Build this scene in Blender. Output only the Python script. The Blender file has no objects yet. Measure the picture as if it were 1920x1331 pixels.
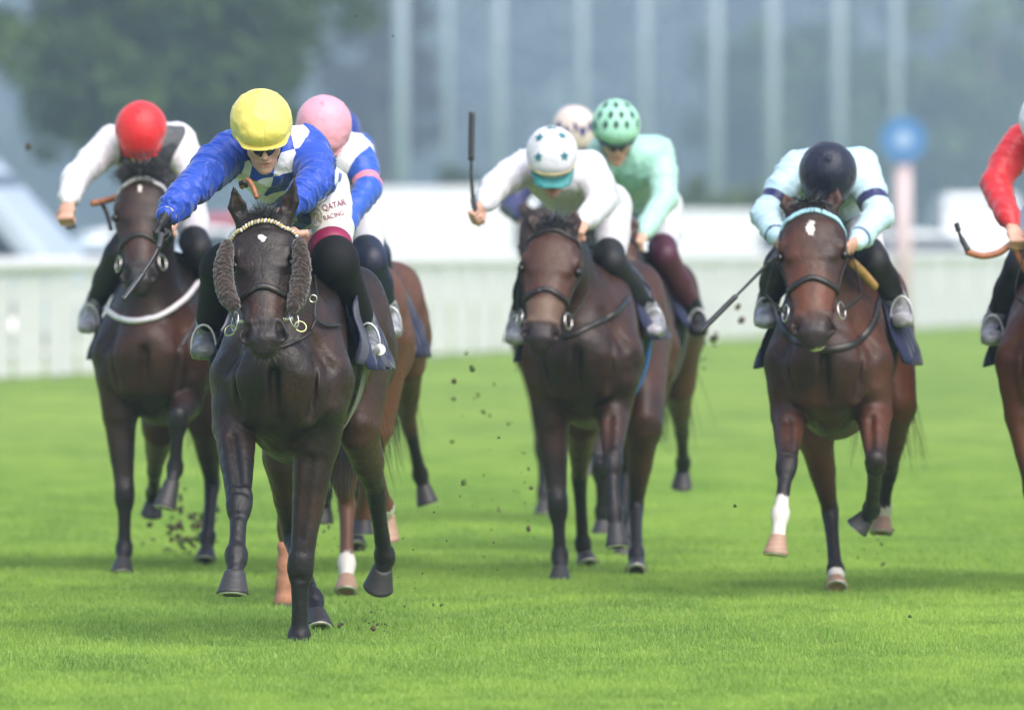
import bpy, math, random, time
import numpy as np
from mathutils import Vector, Matrix
from mathutils.bvhtree import BVHTree
T0 = time.time()
rnd = random.Random(7)
SC = bpy.context.scene
COL = SC.collection
PI = math.pi
# ------------------------------------------------------------ camera, sky, sun, exposure
FPX, HC, HY = 21333.0, 1.55, 450.0       # focal length in photo pixels, camera height, horizon row
cam_d = bpy.data.cameras.new('camera')
cam = bpy.data.objects.new('camera', cam_d); COL.objects.link(cam)
cam.location = (0, 0, HC); cam.rotation_euler = (PI/2, 0, 0)
cam_d.sensor_width = 36; cam_d.lens = 400
cam_d.shift_y = -(665.5-HY)/1920
cam_d.clip_start = 1; cam_d.clip_end = 6000
cam_d.dof.use_dof = True; cam_d.dof.focus_distance = 43.7; cam_d.dof.aperture_fstop = 4.5
SC.camera = cam
W = bpy.data.worlds.new("World"); SC.world = W; W.use_nodes = True
nt = W.node_tree; bg = nt.nodes['Background']
sky = nt.nodes.new('ShaderNodeTexSky'); sky.sky_type = 'NISHITA'; sky.sun_disc = False
SUN_EL, SUN_ROT = math.radians(52), math.radians(150)
sky.sun_elevation = SUN_EL; sky.sun_rotation = SUN_ROT
sky.air_density = 1.0; sky.dust_density = 3.0; sky.ozone_density = 1.0
nt.links.new(sky.outputs[0], bg.inputs[0]); bg.inputs[1].default_value = 0.13
sd = bpy.data.lights.new('sun', 'SUN'); sun = bpy.data.objects.new('sun', sd); COL.objects.link(sun)
sd.energy = 2.1; sd.angle = math.radians(65); sd.color = (1.0, 0.96, 0.9)
_d = Vector((math.sin(SUN_ROT)*math.cos(SUN_EL), math.cos(SUN_ROT)*math.cos(SUN_EL), math.sin(SUN_EL)))
sun.rotation_euler = _d.to_track_quat('Z', 'Y').to_euler()
SC.view_settings.view_transform = 'Standard'; SC.view_settings.look = 'None'
SC.view_settings.exposure = 0.92; SC.view_settings.gamma = 1
SC.cycles.use_denoising = True
SC.cycles.volume_bounces = 1; SC.cycles.max_bounces = 6

def P(px, py, Y):                          # photo pixel + distance -> world point
    return np.array([(px-960.0)*Y/FPX, Y, HC-(py-HY)*Y/FPX])

# ------------------------------------------------------------ materials
def srgb(h):
    h = h.lstrip('#'); c = [int(h[i:i+2], 16)/255 for i in (0, 2, 4)]
    return tuple(x/12.92 if x <= .04045 else ((x+.055)/1.055)**2.4 for x in c)
class M:
    """small node-graph builder around one Principled material"""
    def __init__(s, name):
        s.m = bpy.data.materials.new(name); s.m.use_nodes = True
        s.t = s.m.node_tree; s.b = s.t.nodes['Principled BSDF']; s.out = s.t.nodes['Material Output']
    def n(s, typ, **kw):
        o = s.t.nodes.new(typ)
        for k, v in kw.items(): setattr(o, k, v)
        return o
    def inp(s, sock, v):
        if isinstance(v, bpy.types.NodeSocket): s.t.links.new(v, sock)
        elif v is not None:
            if isinstance(v, (tuple, list)) and len(v) == 3 and sock.type == 'RGBA': v = (*v, 1)
            sock.default_value = v
    def set(s, **kw):
        for k, v in kw.items(): s.inp(s.b.inputs[k.replace('_', ' ')], v)
        return s
    def math(s, op, a, b=None, c=None):
        o = s.n('ShaderNodeMath', operation=op); s.inp(o.inputs[0], a)
        if b is not None: s.inp(o.inputs[1], b)
        if c is not None: s.inp(o.inputs[2], c)
        return o.outputs[0]
    def mix(s, f, a, b):
        o = s.n('ShaderNodeMix', data_type='RGBA'); s.inp(o.inputs[0], f); s.inp(o.inputs[6], a); s.inp(o.inputs[7], b)
        return o.outputs[2]
    def coord(s, scale=(1, 1, 1)):
        t = s.n('ShaderNodeTexCoord'); m = s.n('ShaderNodeMapping'); m.inputs['Scale'].default_value = scale
        s.t.links.new(t.outputs['Object'], m.inputs[0]); return m.outputs[0]
    def noise(s, scale, detail=4, rough=.6, vec=None, col=False):
        o = s.n('ShaderNodeTexNoise'); o.inputs['Scale'].default_value = scale; o.inputs['Detail'].default_value = detail
        o.inputs['Roughness'].default_value = rough
        s.t.links.new(vec if vec is not None else s.coord(), o.inputs['Vector']); return o.outputs[1 if col else 0]
    def ramp(s, v, a, b, lo=0.0, hi=1.0):
        o = s.n('ShaderNodeMapRange', interpolation_type='SMOOTHSTEP'); s.inp(o.inputs[0], v)
        o.inputs[1].default_value = a; o.inputs[2].default_value = b; o.inputs[3].default_value = lo; o.inputs[4].default_value = hi
        return o.outputs[0]
    def attr(s, name):
        o = s.n('ShaderNodeAttribute', attribute_name=name); return o.outputs['Fac']
    def attrv(s, name):
        o = s.n('ShaderNodeAttribute', attribute_name=name); return o.outputs['Vector']
    def sep(s, v):
        o = s.n('ShaderNodeSeparateXYZ'); s.t.links.new(v, o.inputs[0]); return o.outputs
    def bump(s, h, strength=.3, dist=.01, prev=None):
        o = s.n('ShaderNodeBump'); o.inputs['Strength'].default_value = strength; o.inputs['Distance'].default_value = dist
        s.t.links.new(h, o.inputs['Height'])
        if prev is not None: s.t.links.new(prev, o.inputs['Normal'])
        s.t.links.new(o.outputs[0], s.b.inputs['Normal']); return o.outputs[0]
_mc = {}
def plain(name, col, rough=.5, metal=0, var=.15, nscale=30, bump=.15, bscale=200, bdist=.002, sheen=0, spec=None):
    if name in _mc: return _mc[name]
    m = M(name); c = srgb(col) if isinstance(col, str) else col
    n = m.noise(nscale, 5)
    lo = tuple(x*(1-var) for x in c); hi = tuple(min(1, x*(1+var)) for x in c)
    m.set(Base_Color=m.mix(m.ramp(n, .3, .7), lo, hi), Roughness=rough, Metallic=metal)
    if sheen: m.set(Sheen_Weight=sheen, Sheen_Roughness=.4)
    if spec is not None: m.b.inputs['Specular IOR Level'].default_value = spec
    if bump: m.bump(m.noise(bscale, 4), bump, bdist)
    _mc[name] = m.m; return m.m

# ------------------------------------------------------------ objects
class Root:
    def __init__(s, name, loc, label, cat, group=None, kind=None):
        s.o = bpy.data.objects.new(name, None); COL.objects.link(s.o); s.o.location = tuple(loc)
        s.off = np.array(loc, dtype=float); s.o.empty_display_size = .2
        tagobj(s.o, label, cat, group, kind)
def tagobj(o, label=None, cat=None, group=None, kind=None):
    if label: o['label'] = label
    if cat: o['category'] = cat
    if group: o['group'] = group
    if kind: o['kind'] = kind
    return o
def meshdata(name, v, f, smooth=True):
    me = bpy.data.meshes.new(name); v = np.asarray(v, dtype=np.float32)
    if isinstance(f, np.ndarray):
        n, k = f.shape
        me.vertices.add(len(v)); me.vertices.foreach_set('co', v.ravel())
        me.loops.add(n*k); me.loops.foreach_set('vertex_index', f.astype(np.int32).ravel())
        me.polygons.add(n); me.polygons.foreach_set('loop_start', np.arange(0, n*k, k, dtype=np.int32))
        me.polygons.foreach_set('loop_total', np.full(n, k, dtype=np.int32))
        me.update(calc_edges=True)
    else:
        me.from_pydata([tuple(map(float, p)) for p in v], [], [tuple(map(int, q)) for q in f]); me.update()
    me.polygons.foreach_set('use_smooth', np.full(len(me.polygons), bool(smooth)))
    return me
def put(name, v, f, mat, root=None, parent=None, smooth=True, attrs=None, label=None):
    v = np.asarray(v, dtype=np.float64)
    if root is not None: v = v - root.off
    me = meshdata(name, v, f, smooth)
    if mat is not None:
        for mm in (mat if isinstance(mat, list) else [mat]): me.materials.append(mm)
    for k, a in (attrs or {}).items():
        a = np.asarray(a, dtype=np.float32)
        if a.ndim == 2:
            at = me.attributes.new(k, 'FLOAT_VECTOR', 'POINT'); at.data.foreach_set('vector', a.ravel())
        else:
            at = me.attributes.new(k, 'FLOAT', 'POINT'); at.data.foreach_set('value', a)
    o = bpy.data.objects.new(name, me); COL.objects.link(o)
    if parent is not None: o.parent = parent
    elif root is not None: o.parent = root.o
    if label: o['label'] = label
    return o
def box(x0, x1, y0, y1, z0, z1):
    v = [(x, y, z) for x in (x0, x1) for y in (y0, y1) for z in (z0, z1)]
    return v, [(0,1,3,2), (4,6,7,5), (0,4,5,1), (2,3,7,6), (0,2,6,4), (1,5,7,3)]
class MB:
    def __init__(s): s.v = []; s.f = []
    def add(s, vf):
        n = len(s.v); s.v += [tuple(map(float, p)) for p in vf[0]]; s.f += [tuple(int(i)+n for i in q) for q in vf[1]]; return s
def unit(a): a = np.asarray(a, float); return a/max(1e-9, np.linalg.norm(a))
def lerp(a, b, t): return np.asarray(a, float)*(1-t)+np.asarray(b, float)*t
def sstep(x, a, b):
    t = np.clip((x-a)/(b-a), 0, 1); return t*t*(3-2*t)
def catmull(pts, n=8):
    p = [np.asarray(q, float) for q in pts]; p = [2*p[0]-p[1]]+p+[2*p[-1]-p[-2]]; out = []
    for i in range(1, len(p)-2):
        for k in range(n):
            t = k/n
            out.append(.5*((2*p[i])+(-p[i-1]+p[i+1])*t+(2*p[i-1]-5*p[i]+4*p[i+1]-p[i+2])*t*t+(-p[i-1]+3*p[i]-3*p[i+1]+p[i+2])*t**3))
    out.append(p[-2]); return out
def tube(pts, r, seg=10, cap=True):
    """round tube with a radius per point"""
    pts = [np.asarray(q, float) for q in pts]; n = len(pts)
    rr = r if hasattr(r, '__len__') else [r]*n
    v = []; f = []; up = None
    for i, p in enumerate(pts):
        d = unit(pts[min(i+1, n-1)]-pts[max(i-1, 0)])
        if up is None: up = unit(np.cross(d, (0.13, .21, 1.0))) if abs(d[2]) < .95 else unit(np.cross(d, (1, .1, 0)))
        up = unit(up-d*np.dot(up, d)); s = np.cross(d, up)
        for k in range(seg):
            a = 2*PI*k/seg; v.append(p+rr[i]*(math.cos(a)*up+math.sin(a)*s))
    for i in range(n-1):
        for k in range(seg):
            a = i*seg+k; b = i*seg+(k+1) % seg; f.append((a, b, b+seg, a+seg))
    if cap: f.append(tuple(range(seg))[::-1]); f.append(tuple((n-1)*seg+k for k in range(seg)))
    return v, f
def ribbon(pts, nrm, w, th):
    """flat strap: width w across, thickness th along the given normals"""
    pts = [np.asarray(q, float) for q in pts]; n = len(pts); v = []; f = []
    for i, p in enumerate(pts):
        d = unit(pts[min(i+1, n-1)]-pts[max(i-1, 0)]); N = unit(nrm[i]-d*np.dot(nrm[i], d)); s = np.cross(d, N)
        for a, b in ((-1, 0), (-.8, 1), (.8, 1), (1, 0)): v.append(p+s*a*w/2+N*(b*th))
    for i in range(n-1):
        for k in range(4):
            a = i*4+k; b = i*4+(k+1) % 4; f.append((a, b, b+4, a+4))
    f.append((3, 2, 1, 0)); f.append(tuple((n-1)*4+k for k in range(4)))
    return v, f
def loft(rings, cap=True):
    n = len(rings[0]); v = [p for r in rings for p in r]; f = []
    for i in range(len(rings)-1):
        for k in range(n):
            a = i*n+k; b = i*n+(k+1) % n; f.append((a, b, b+n, a+n))
    if cap: f.append(tuple(range(n))[::-1]); f.append(tuple((len(rings)-1)*n+k for k in range(n)))
    return v, f
def torus(c, nrm, R, r, seg=28, s2=8, ex=1.0, up=(0, 0, 1)):
    nrm = unit(nrm); u = unit(np.cross(nrm, up) if abs(np.dot(nrm, unit(up))) < .95 else np.cross(nrm, (1, 0, 0))); w = np.cross(nrm, u); v = []; f = []
    for i in range(seg):
        a = 2*PI*i/seg; d = math.cos(a)*u+math.sin(a)*w*ex; dn = unit(d)
        for k in range(s2):
            b = 2*PI*k/s2; v.append(np.asarray(c)+d*R+r*(math.cos(b)*dn+math.sin(b)*nrm))
    for i in range(seg):
        for k in range(s2):
            f.append((i*s2+k, ((i+1) % seg)*s2+k, ((i+1) % seg)*s2+(k+1) % s2, i*s2+(k+1) % s2))
    return v, f
def ball(c, r, nu=16, nv=10, axes=None):
    ax = axes if axes is not None else np.eye(3); r = np.ones(3)*r; rings = []
    for i in range(1, nv):
        t = PI*i/nv
        rings.append([np.asarray(c)+sum(ax[j]*r[j]*q for j, q in enumerate((math.sin(t)*math.cos(2*PI*k/nu), math.sin(t)*math.sin(2*PI*k/nu), math.cos(t)))) for k in range(nu)])
    return loft(rings)

# ------------------------------------------------------------ numpy noise
_rng = np.random.RandomState(3); _tab = _rng.rand(4096).astype(np.float32)
def vnoise(p, s=1.0, seed=0):
    q = np.asarray(p)*s+seed*17.31+100; i = np.floor(q).astype(np.int64); f = q-i; f = f*f*(3-2*f); r = 0
    for a in (0, 1):
        for b in (0, 1):
            for c in (0, 1):
                h = _tab[((i[:, 0]+a)*73856093 ^ (i[:, 1]+b)*19349663 ^ (i[:, 2]+c)*83492791) & 4095]
                r = r+h*(f[:, 0] if a else 1-f[:, 0])*(f[:, 1] if b else 1-f[:, 1])*(f[:, 2] if c else 1-f[:, 2])
    return r*2-1
def fbm(p, s=1.0, o=3, seed=0):
    return sum(vnoise(p, s*2**k, seed+k)*.5**k for k in range(o))

# ------------------------------------------------------------ implicit surfaces (one continuous body from many blended masses)
class Prim:
    def __init__(s, A, B, ra, rb=None, side=(1, 0, 0), k=.03, op='+', rw=None):
        s.A = np.asarray(A, float); s.B = np.asarray(B, float)
        s.ra = np.ones(2)*ra; s.rb = s.ra if rb is None else np.ones(2)*rb
        L = np.linalg.norm(s.B-s.A); s.L = L
        side = np.asarray(side, float)
        s.a = (s.B-s.A)/L if L > 1e-6 else unit(np.cross(side, (0, 0, 1)) if abs(side[2]) < .9 else np.cross(side, (0, 1, 0)))
        q_ = side-s.a*np.dot(side, s.a)
        if np.linalg.norm(q_) < .03: q_ = np.cross(s.a, (0.2, .5, 1))
        s.s = unit(q_); s.n = np.cross(s.a, s.s); s.k = k; s.op = op; s.rw = rw
    def bb(s):
        m = max(s.ra.max(), s.rb.max(), s.rw or 0)
        return np.minimum(s.A, s.B)-m, np.maximum(s.A, s.B)+m
    def ev(s, X, Y, Z):
        px, py, pz = X-s.A[0], Y-s.A[1], Z-s.A[2]
        w = px*s.a[0]+py*s.a[1]+pz*s.a[2]
        t = np.clip(w, 0, s.L) if s.L > 1e-6 else np.zeros_like(w)
        tt = t/s.L if s.L > 1e-6 else t
        u = px*s.s[0]+py*s.s[1]+pz*s.s[2]; v = px*s.n[0]+py*s.n[1]+pz*s.n[2]; w = w-t
        ru = s.ra[0]+(s.rb[0]-s.ra[0])*tt; rv = s.ra[1]+(s.rb[1]-s.ra[1])*tt
        rw = s.rw if s.rw else np.minimum(ru, rv)
        k0 = np.sqrt((u/ru)**2+(v/rv)**2+(w/rw)**2); k1 = np.sqrt((u/ru**2)**2+(v/rv**2)**2+(w/rw**2)**2)
        return k0*(k0-1)/np.maximum(k1, 1e-4)
class Plane:
    """keeps the side the normal points away from"""
    op = 'x'
    def __init__(s, c, n, k=.01): s.c = np.asarray(c, float); s.n = unit(n); s.k = k
    def ev(s, X, Y, Z): return (X-s.c[0])*s.n[0]+(Y-s.c[1])*s.n[1]+(Z-s.c[2])*s.n[2]
def comb(f, d, k, op):
    if op == '+':
        h = np.clip(.5+.5*(f-d)/k, 0, 1); return f+(d-f)*h-k*h*(1-h)
    if op == '-': d = -d
    h = np.clip(.5-.5*(f-d)/k, 0, 1); return f+(d-f)*h+k*h*(1-h)
def evalv(prims, v):
    v = np.asarray(v); f = np.full(len(v), 1.0)
    for p in prims: f = comb(f, p.ev(v[:, 0], v[:, 1], v[:, 2]), p.k, p.op)
    return f
def polygonise(prims, vox, relax=1):
    pos = [p for p in prims if p.op == '+']
    lo = np.min([p.bb()[0] for p in pos], axis=0)-.04; hi = np.max([p.bb()[1] for p in pos], axis=0)+.04
    n = np.ceil((hi-lo)/vox).astype(int)+2
    ax = [(lo[i]+vox*np.arange(n[i])).astype(np.float32) for i in range(3)]
    F = np.full(n, 1.0, dtype=np.float32)
    for p in prims:
        if p.op == 'x': sl = (slice(None),)*3
        else:
            a, b = p.bb(); pad = p.k+3*vox
            i0 = np.clip(np.floor((a-pad-lo)/vox).astype(int), 0, n); i1 = np.clip(np.ceil((b+pad-lo)/vox).astype(int)+1, 0, n)
            if (i1 <= i0).any(): continue
            sl = tuple(slice(i0[i], i1[i]) for i in range(3))
        X, Y, Z = ax[0][sl[0]][:, None, None], ax[1][sl[1]][None, :, None], ax[2][sl[2]][None, None, :]
        F[sl] = comb(F[sl], p.ev(X, Y, Z).astype(np.float32), p.k, p.op)
    S = F < 0
    c = np.zeros(tuple(n-1), np.uint8)
    for a in (0, 1):
        for b in (0, 1):
            for d in (0, 1): c += S[a:n[0]-1+a, b:n[1]-1+b, d:n[2]-1+d]
    cells = np.argwhere((c > 0) & (c < 8)); N = len(cells)
    idx = np.full(tuple(n-1), -1, np.int32); idx[tuple(cells.T)] = np.arange(N)
    val = {}
    for a in (0, 1):
        for b in (0, 1):
            for d in (0, 1): val[(a, b, d)] = F[cells[:, 0]+a, cells[:, 1]+b, cells[:, 2]+d].astype(np.float64)
    acc = np.zeros((N, 3)); cnt = np.zeros(N)
    cs = list(val)
    for u in cs:
        for axi in range(3):
            if u[axi]: continue
            w = list(u); w[axi] = 1; w = tuple(w); fu, fw = val[u], val[w]
            m = (fu < 0) != (fw < 0); t = np.where(m, fu/np.where(m, fu-fw, 1), 0)
            q = np.tile(np.array(u, float), (N, 1)); q[:, axi] += t
            acc += np.where(m[:, None], q, 0); cnt += m
    V = lo+vox*(cells+acc/cnt[:, None])
    quads = []
    for axi in range(3):
        o1, o2 = (axi+1) % 3, (axi+2) % 3
        sa = [slice(0, n[i]-1) for i in range(3)]; sb = list(sa); sb[axi] = slice(1, n[axi])
        A, B = S[tuple(sa)], S[tuple(sb)]
        for sgn in (0, 1):
            e = np.argwhere(A & ~B if sgn == 0 else ~A & B)
            e = e[(e[:, o1] > 0) & (e[:, o2] > 0)]
            def g(d1, d2):
                q = e.copy(); q[:, o1] -= d1; q[:, o2] -= d2; return idx[tuple(q.T)]
            q = np.stack([g(1, 1), g(0, 1), g(0, 0), g(1, 0)], 1)
            quads.append(q if sgn == 0 else q[:, ::-1])
    Q = np.concatenate(quads); Q = Q[(Q >= 0).all(1)]
    # relax, then pull back towards the implicit surface
    for _ in range(relax):
        a = np.zeros_like(V); k = np.zeros(len(V))
        for i in range(4):
            for j in (1, 3):
                a += np.stack([np.bincount(Q[:, i], V[Q[:, (i+j) % 4], x], len(V)) for x in range(3)], 1); k += np.bincount(Q[:, i], minlength=len(V))
        V = V*.4+.6*a/np.maximum(k, 1)[:, None]
    return V, Q
def vnormals(V, Q):
    n = np.cross(V[Q[:, 2]]-V[Q[:, 0]], V[Q[:, 3]]-V[Q[:, 1]]); N = np.zeros_like(V)
    for i in range(4):
        for x in range(3): N[:, x] += np.bincount(Q[:, i], n[:, x], len(V))
    return N/np.maximum(np.linalg.norm(N, axis=1), 1e-12)[:, None]
def bvh(V, Q): return BVHTree.FromPolygons([tuple(p) for p in V.tolist()], Q.tolist())
def snap(tree, p, off=.004):
    co, no, i, d = tree.find_nearest(Vector(tuple(p)))
    return np.array(co)+np.array(no)*off, np.array(no)
def hairs(roots, dirs, length, w, curl=.1, droop=.3, seed=1, seg=5, flow=None):
    """many tapering flat hairs as one mesh"""
    R = np.random.RandomState(seed); v = []; f = []
    for p, d in zip(roots, dirs):
        p = np.array(p, float); d = unit(d); L = length*(.6+.6*R.rand()); s = unit(np.cross(d, R.randn(3))); c = R.randn(3)*curl; b = len(v)
        for i in range(seg+1):
            t = i/seg; ww = w*(1-t*.85)
            v.append(p-s*ww); v.append(p+s*ww)
            d = unit(d+c/seg+np.array((0, 0, -droop/seg))+(flow if flow is not None else 0)); p = p+d*L/seg
        for i in range(seg):
            a = b+2*i; f.append((a, a+1, a+3, a+2))
    return v, f
BLADES = 950000; HAZE = .00052; VOX0 = .007
# ------------------------------------------------------------ the setting: ground, grass, far hill, far wood
def grass_mat(name, blades):
    m = M(name)
    GR = [tuple(x*(1.45 if blades else 1.0) for x in c_) for c_ in GR0]
    big = m.noise(.35, 4, .6, m.coord((1, .35, 1))); mid = m.noise(2.2, 4, .65, m.coord((1, .4, 1))); fine = m.noise(28, 4, .7)
    mix = m.math('MULTIPLY_ADD', mid, .55, m.math('MULTIPLY', big, .45))
    c = m.mix(m.ramp(mix, .41, .60), GR[0], GR[1])
    c = m.mix(m.ramp(m.noise(.9, 5, .7, m.coord((1, .5, 1))), .50, .68, 0, .7), c, GR[2])
    if blades:
        c = m.mix(m.ramp(m.attr('rnd'), .0, 1.0, .0, .8), c, GR[3])
        c = m.mix(m.ramp(m.attr('rnd2'), .9, 1.0, 0, .7), c, GR[4])
        m.set(Base_Color=c, Roughness=.55); m.b.inputs['Specular IOR Level'].default_value = .25
        m.set(Transmission_Weight=0.0)
        tr = m.n('ShaderNodeBsdfTranslucent'); m.inp(tr.inputs[0], c)
        mx = m.n('ShaderNodeMixShader'); mx.inputs[0].default_value = .45
        m.t.links.new(m.b.outputs[0], mx.inputs[1]); m.t.links.new(tr.outputs[0], mx.inputs[2]); m.t.links.new(mx.outputs[0], m.out.inputs[0])
    else:
        c = m.mix(m.ramp(fine, .3, .75, 0, .5), c, GR[3])
        m.set(Base_Color=c, Roughness=.9); m.b.inputs['Specular IOR Level'].default_value = .1
        m.bump(fine, .6, .03)
    return m.m
GR0 = [(.122, .215, .034), (.235, .340, .056), (.076, .150, .028), (.25, .38, .085), (.36, .39, .16)]
n = 60
gx = np.concatenate([np.linspace(-560, -30, 12), np.linspace(-25, 25, 26), np.linspace(30, 560, 12)])
gy = np.concatenate([np.linspace(-12, 120, 90), np.linspace(126, 2320, 60)])
X, Y = np.meshgrid(gx, gy); gv = np.stack([X.ravel(), Y.ravel(), np.zeros(X.size)], 1)
q = np.arange(X.size).reshape(X.shape); gf = np.stack([q[:-1, :-1], q[:-1, 1:], q[1:, 1:], q[1:, :-1]], -1).reshape(-1, 4)
g = put('ground', gv, gf, grass_mat('turf', False)); tagobj(g, kind='structure')
# grass blades over the strip of course that is in focus
R = np.random.RandomState(11)
def blades(n, x0, x1, y0, y1, hmin, hmax, w):
    x = R.uniform(x0, x1, n)*1.0; y = y0+(y1-y0)*R.rand(n)**1.6
    x = x*(y/y1)
    p = np.stack([x, y, np.zeros(n)], 1)
    cl = .5+.5*fbm(p, 1.3, 3, 5); cl2 = fbm(p*np.array([1, .5, 1]), 4.0, 2, 9)
    h = (hmin+(hmax-hmin)*R.rand(n)**1.5)*(.55+.9*np.clip(cl, 0, 1))*(1+.35*cl2)
    h = h*(1-.75*sstep(y, 60, 88))
    a = R.rand(n)*2*PI; ww = w*(.6+.8*R.rand(n)); lean = R.randn(n, 2)*.35
    sx, sy = np.cos(a)*ww, np.sin(a)*ww
    V = np.zeros((n, 5, 3))
    V[:, 0] = p+np.stack([-sx, -sy, 0*h], 1); V[:, 1] = p+np.stack([sx, sy, 0*h], 1)
    m = p+np.stack([lean[:, 0]*h*.35, lean[:, 1]*h*.35, h*.6], 1)
    V[:, 2] = m+np.stack([sx*.8, sy*.8, 0*h], 1); V[:, 3] = m-np.stack([sx*.8, sy*.8, 0*h], 1)
    V[:, 4] = p+np.stack([lean[:, 0]*h, lean[:, 1]*h, h], 1)
    b = (np.arange(n)*5)[:, None]
    Q = np.concatenate([b+np.array([[0, 1, 2, 3]]), b+np.array([[3, 2, 4, 4]])])
    return V.reshape(-1, 3), b, np.repeat(R.rand(n), 5), np.repeat(R.rand(n), 5)
Va, ba, ra, r2 = blades(BLADES, -5.2, 5.2, 36.2, 88, .010, .029, .0016)
tri = np.concatenate([ba+np.array([[0, 1, 2]]), ba+np.array([[0, 2, 3]]), ba+np.array([[3, 2, 4]])])
go = put('grass', Va, tri, grass_mat('grass_blades', True), attrs={'rnd': ra, 'rnd2': r2}, smooth=False)
tagobj(go, 'short bright green turf grass of the racecourse', 'grass', kind='stuff')

# far hill
gx = np.linspace(-540, 540, 60); gy = np.linspace(1600, 2300, 24); X, Y = np.meshgrid(gx, gy)
Z = np.clip((Y-1605)/500, 0, 1)**1.2*95*(1+.25*np.sin(X/130+1))-1.0+(Y > 1605)*1.2
hv = np.stack([X.ravel(), Y.ravel(), Z.ravel()], 1); q = np.arange(X.size).reshape(X.shape)
hf = np.stack([q[:-1, :-1], q[:-1, 1:], q[1:, 1:], q[1:, :-1]], -1).reshape(-1, 4)
hill = put('hill', hv, hf, plain('hill_grass', (.06, .09, .03), .9, nscale=.02, var=.3, bump=0)); tagobj(hill, kind='structure')

def leafmat(name, dark, light):
    m = M(name); n = m.noise(.35, 3); r = m.attr('rnd')
    c = m.mix(m.ramp(m.math('ADD', m.math('MULTIPLY', n, .6), m.math('MULTIPLY', r, .4)), .3, .72), dark, light)
    m.set(Base_Color=c, Roughness=.6); m.b.inputs['Specular IOR Level'].default_value = .2
    tr = m.n('ShaderNodeBsdfTranslucent'); m.inp(tr.inputs[0], c); mx = m.n('ShaderNodeMixShader'); mx.inputs[0].default_value = .25
    m.t.links.new(m.b.outputs[0], mx.inputs[1]); m.t.links.new(tr.outputs[0], mx.inputs[2]); m.t.links.new(mx.outputs[0], m.out.inputs[0])
    return m.m
BARK = plain('bark', (.09, .07, .05), .9, nscale=3, var=.35, bump=.6, bscale=12, bdist=.05)
def leaves(cent, rad, nper, size, R):
    cent = np.asarray(cent); k = len(cent); n = k*nper
    d = R.randn(n, 3); d /= np.linalg.norm(d, axis=1)[:, None]
    p = np.repeat(cent, nper, 0)+d*(np.repeat(rad, nper)*(R.rand(n)**.45))[:, None]
    a = R.randn(n, 3); a /= np.linalg.norm(a, axis=1)[:, None]; b = np.cross(a, R.randn(n, 3)); b /= np.linalg.norm(b, axis=1)[:, None]
    s = size*(.6+.8*R.rand(n))[:, None]
    V = np.stack([p-a*s, p+b*s*.5, p+a*s, p-b*s*.5], 1).reshape(-1, 3)
    F = (np.arange(n)*4)[:, None]+np.array([[0, 1, 2, 3]])
    return V, F, np.repeat(np.repeat(R.rand(k), nper)*.6+.4*R.rand(n), 4)
def tree(x, y, h, cw, zc, ch, mat, label, cat='tree', group=None, seed=1, size=.22, nc=110, nper=110):
    R = np.random.RandomState(seed); r = Root('tree', (x, y, 0), label, cat, group)
    mb = MB(); base = np.array((x, y, -.1)); top = np.array((x+R.randn()*.4, y, zc+ch*.4))
    tp = [lerp(base, top, t)+np.array([math.sin(t*5+seed)*.2, 0, 0]) for t in np.linspace(0, 1, 9)]
    mb.add(tube(tp, [.04*h*(1-.8*t)+.03 for t in np.linspace(0, 1, 9)], 12))
    cent = []
    for i in range(nc):
        d = unit(R.randn(3)); rr = R.rand()**.35
        cent.append(np.array((x, y, zc))+d*rr*np.array((cw*.5, cw*.5, ch*.5))*(1+.22*math.sin(i*1.7)))
    for i in range(0, nc, 9):
        st = tp[rnd.randint(3, 7)]; mb.add(tube([st, lerp(st, cent[i], .5)+np.array((0, 0, .3)), cent[i]], [.012*h, .008*h, .02], 7))
    put('trunk', mb.v, mb.f, BARK, r)
    V, F, a = leaves(cent, cw*.09*(.7+.8*R.rand(nc)), nper, size, R)
    put('crown', V, F, mat, r, attrs={'rnd': a}, smooth=False)
L1 = leafmat('leaves_mid_green', (.035, .07, .025), (.12, .19, .05)); L2 = leafmat('leaves_dark', (.022, .04, .02), (.06, .09, .035))
L3 = leafmat('leaves_fresh', (.05, .09, .02), (.16, .22, .05)); L4 = leafmat('leaves_purple', (.035, .03, .035), (.075, .065, .06))
# the broad tree behind the left riders and its neighbours
TB = 'trees behind the parked vehicles'
tree(-9.9, 335, 12.2, 9.2, 7.3, 7.8, L1, 'broad green tree behind the rider in the red cap', group=TB, seed=4, nc=170, size=.26)
tree(-9.3, 780, 24, 8, 12.5, 17, L4, 'dark purplish tree at the right edge of the broad green tree', group=TB, seed=5, nc=90, size=.45)
tree(24.5, 930, 24, 18, 10.5, 17, L1, 'green tree behind the rider in pale blue', group=TB, seed=8, size=.6)
tree(40, 950, 26, 20, 11, 18, L3, 'yellowish green tree at the right edge behind the round blue marker', group=TB, seed=9, size=.6)
tree(-1.6, 430, 6, 3.6, 2.6, 4.2, L3, 'low yellowish green tree right of the pink cap', group=TB, seed=12, size=.22, nc=50)
tree(7.6, 400, 4, 4.0, 2.1, 2.6, L3, 'low green bush behind the white cars in the gap right of the mint rider', group=TB, seed=14, size=.2, nc=50)
R = np.random.RandomState(21)
cent = []; rad = []
for row, (yy, hh) in enumerate(((1250, 20), (1320, 32), (1420, 44), (1540, 58))):
    for x in np.arange(-140, 141, 10):
        H = hh*(.75+.4*R.rand()); x1 = x+R.randn()*1.5; y1 = yy+R.randn()*10
        for k in range(10): cent.append((x1+R.randn()*4, y1+R.randn()*2, H*(.08+.9*(k+R.rand())/10))); rad.append(4.2+R.rand()*2)
V, F, a = leaves(cent, np.array(rad), 42, 1.1, R)
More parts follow.
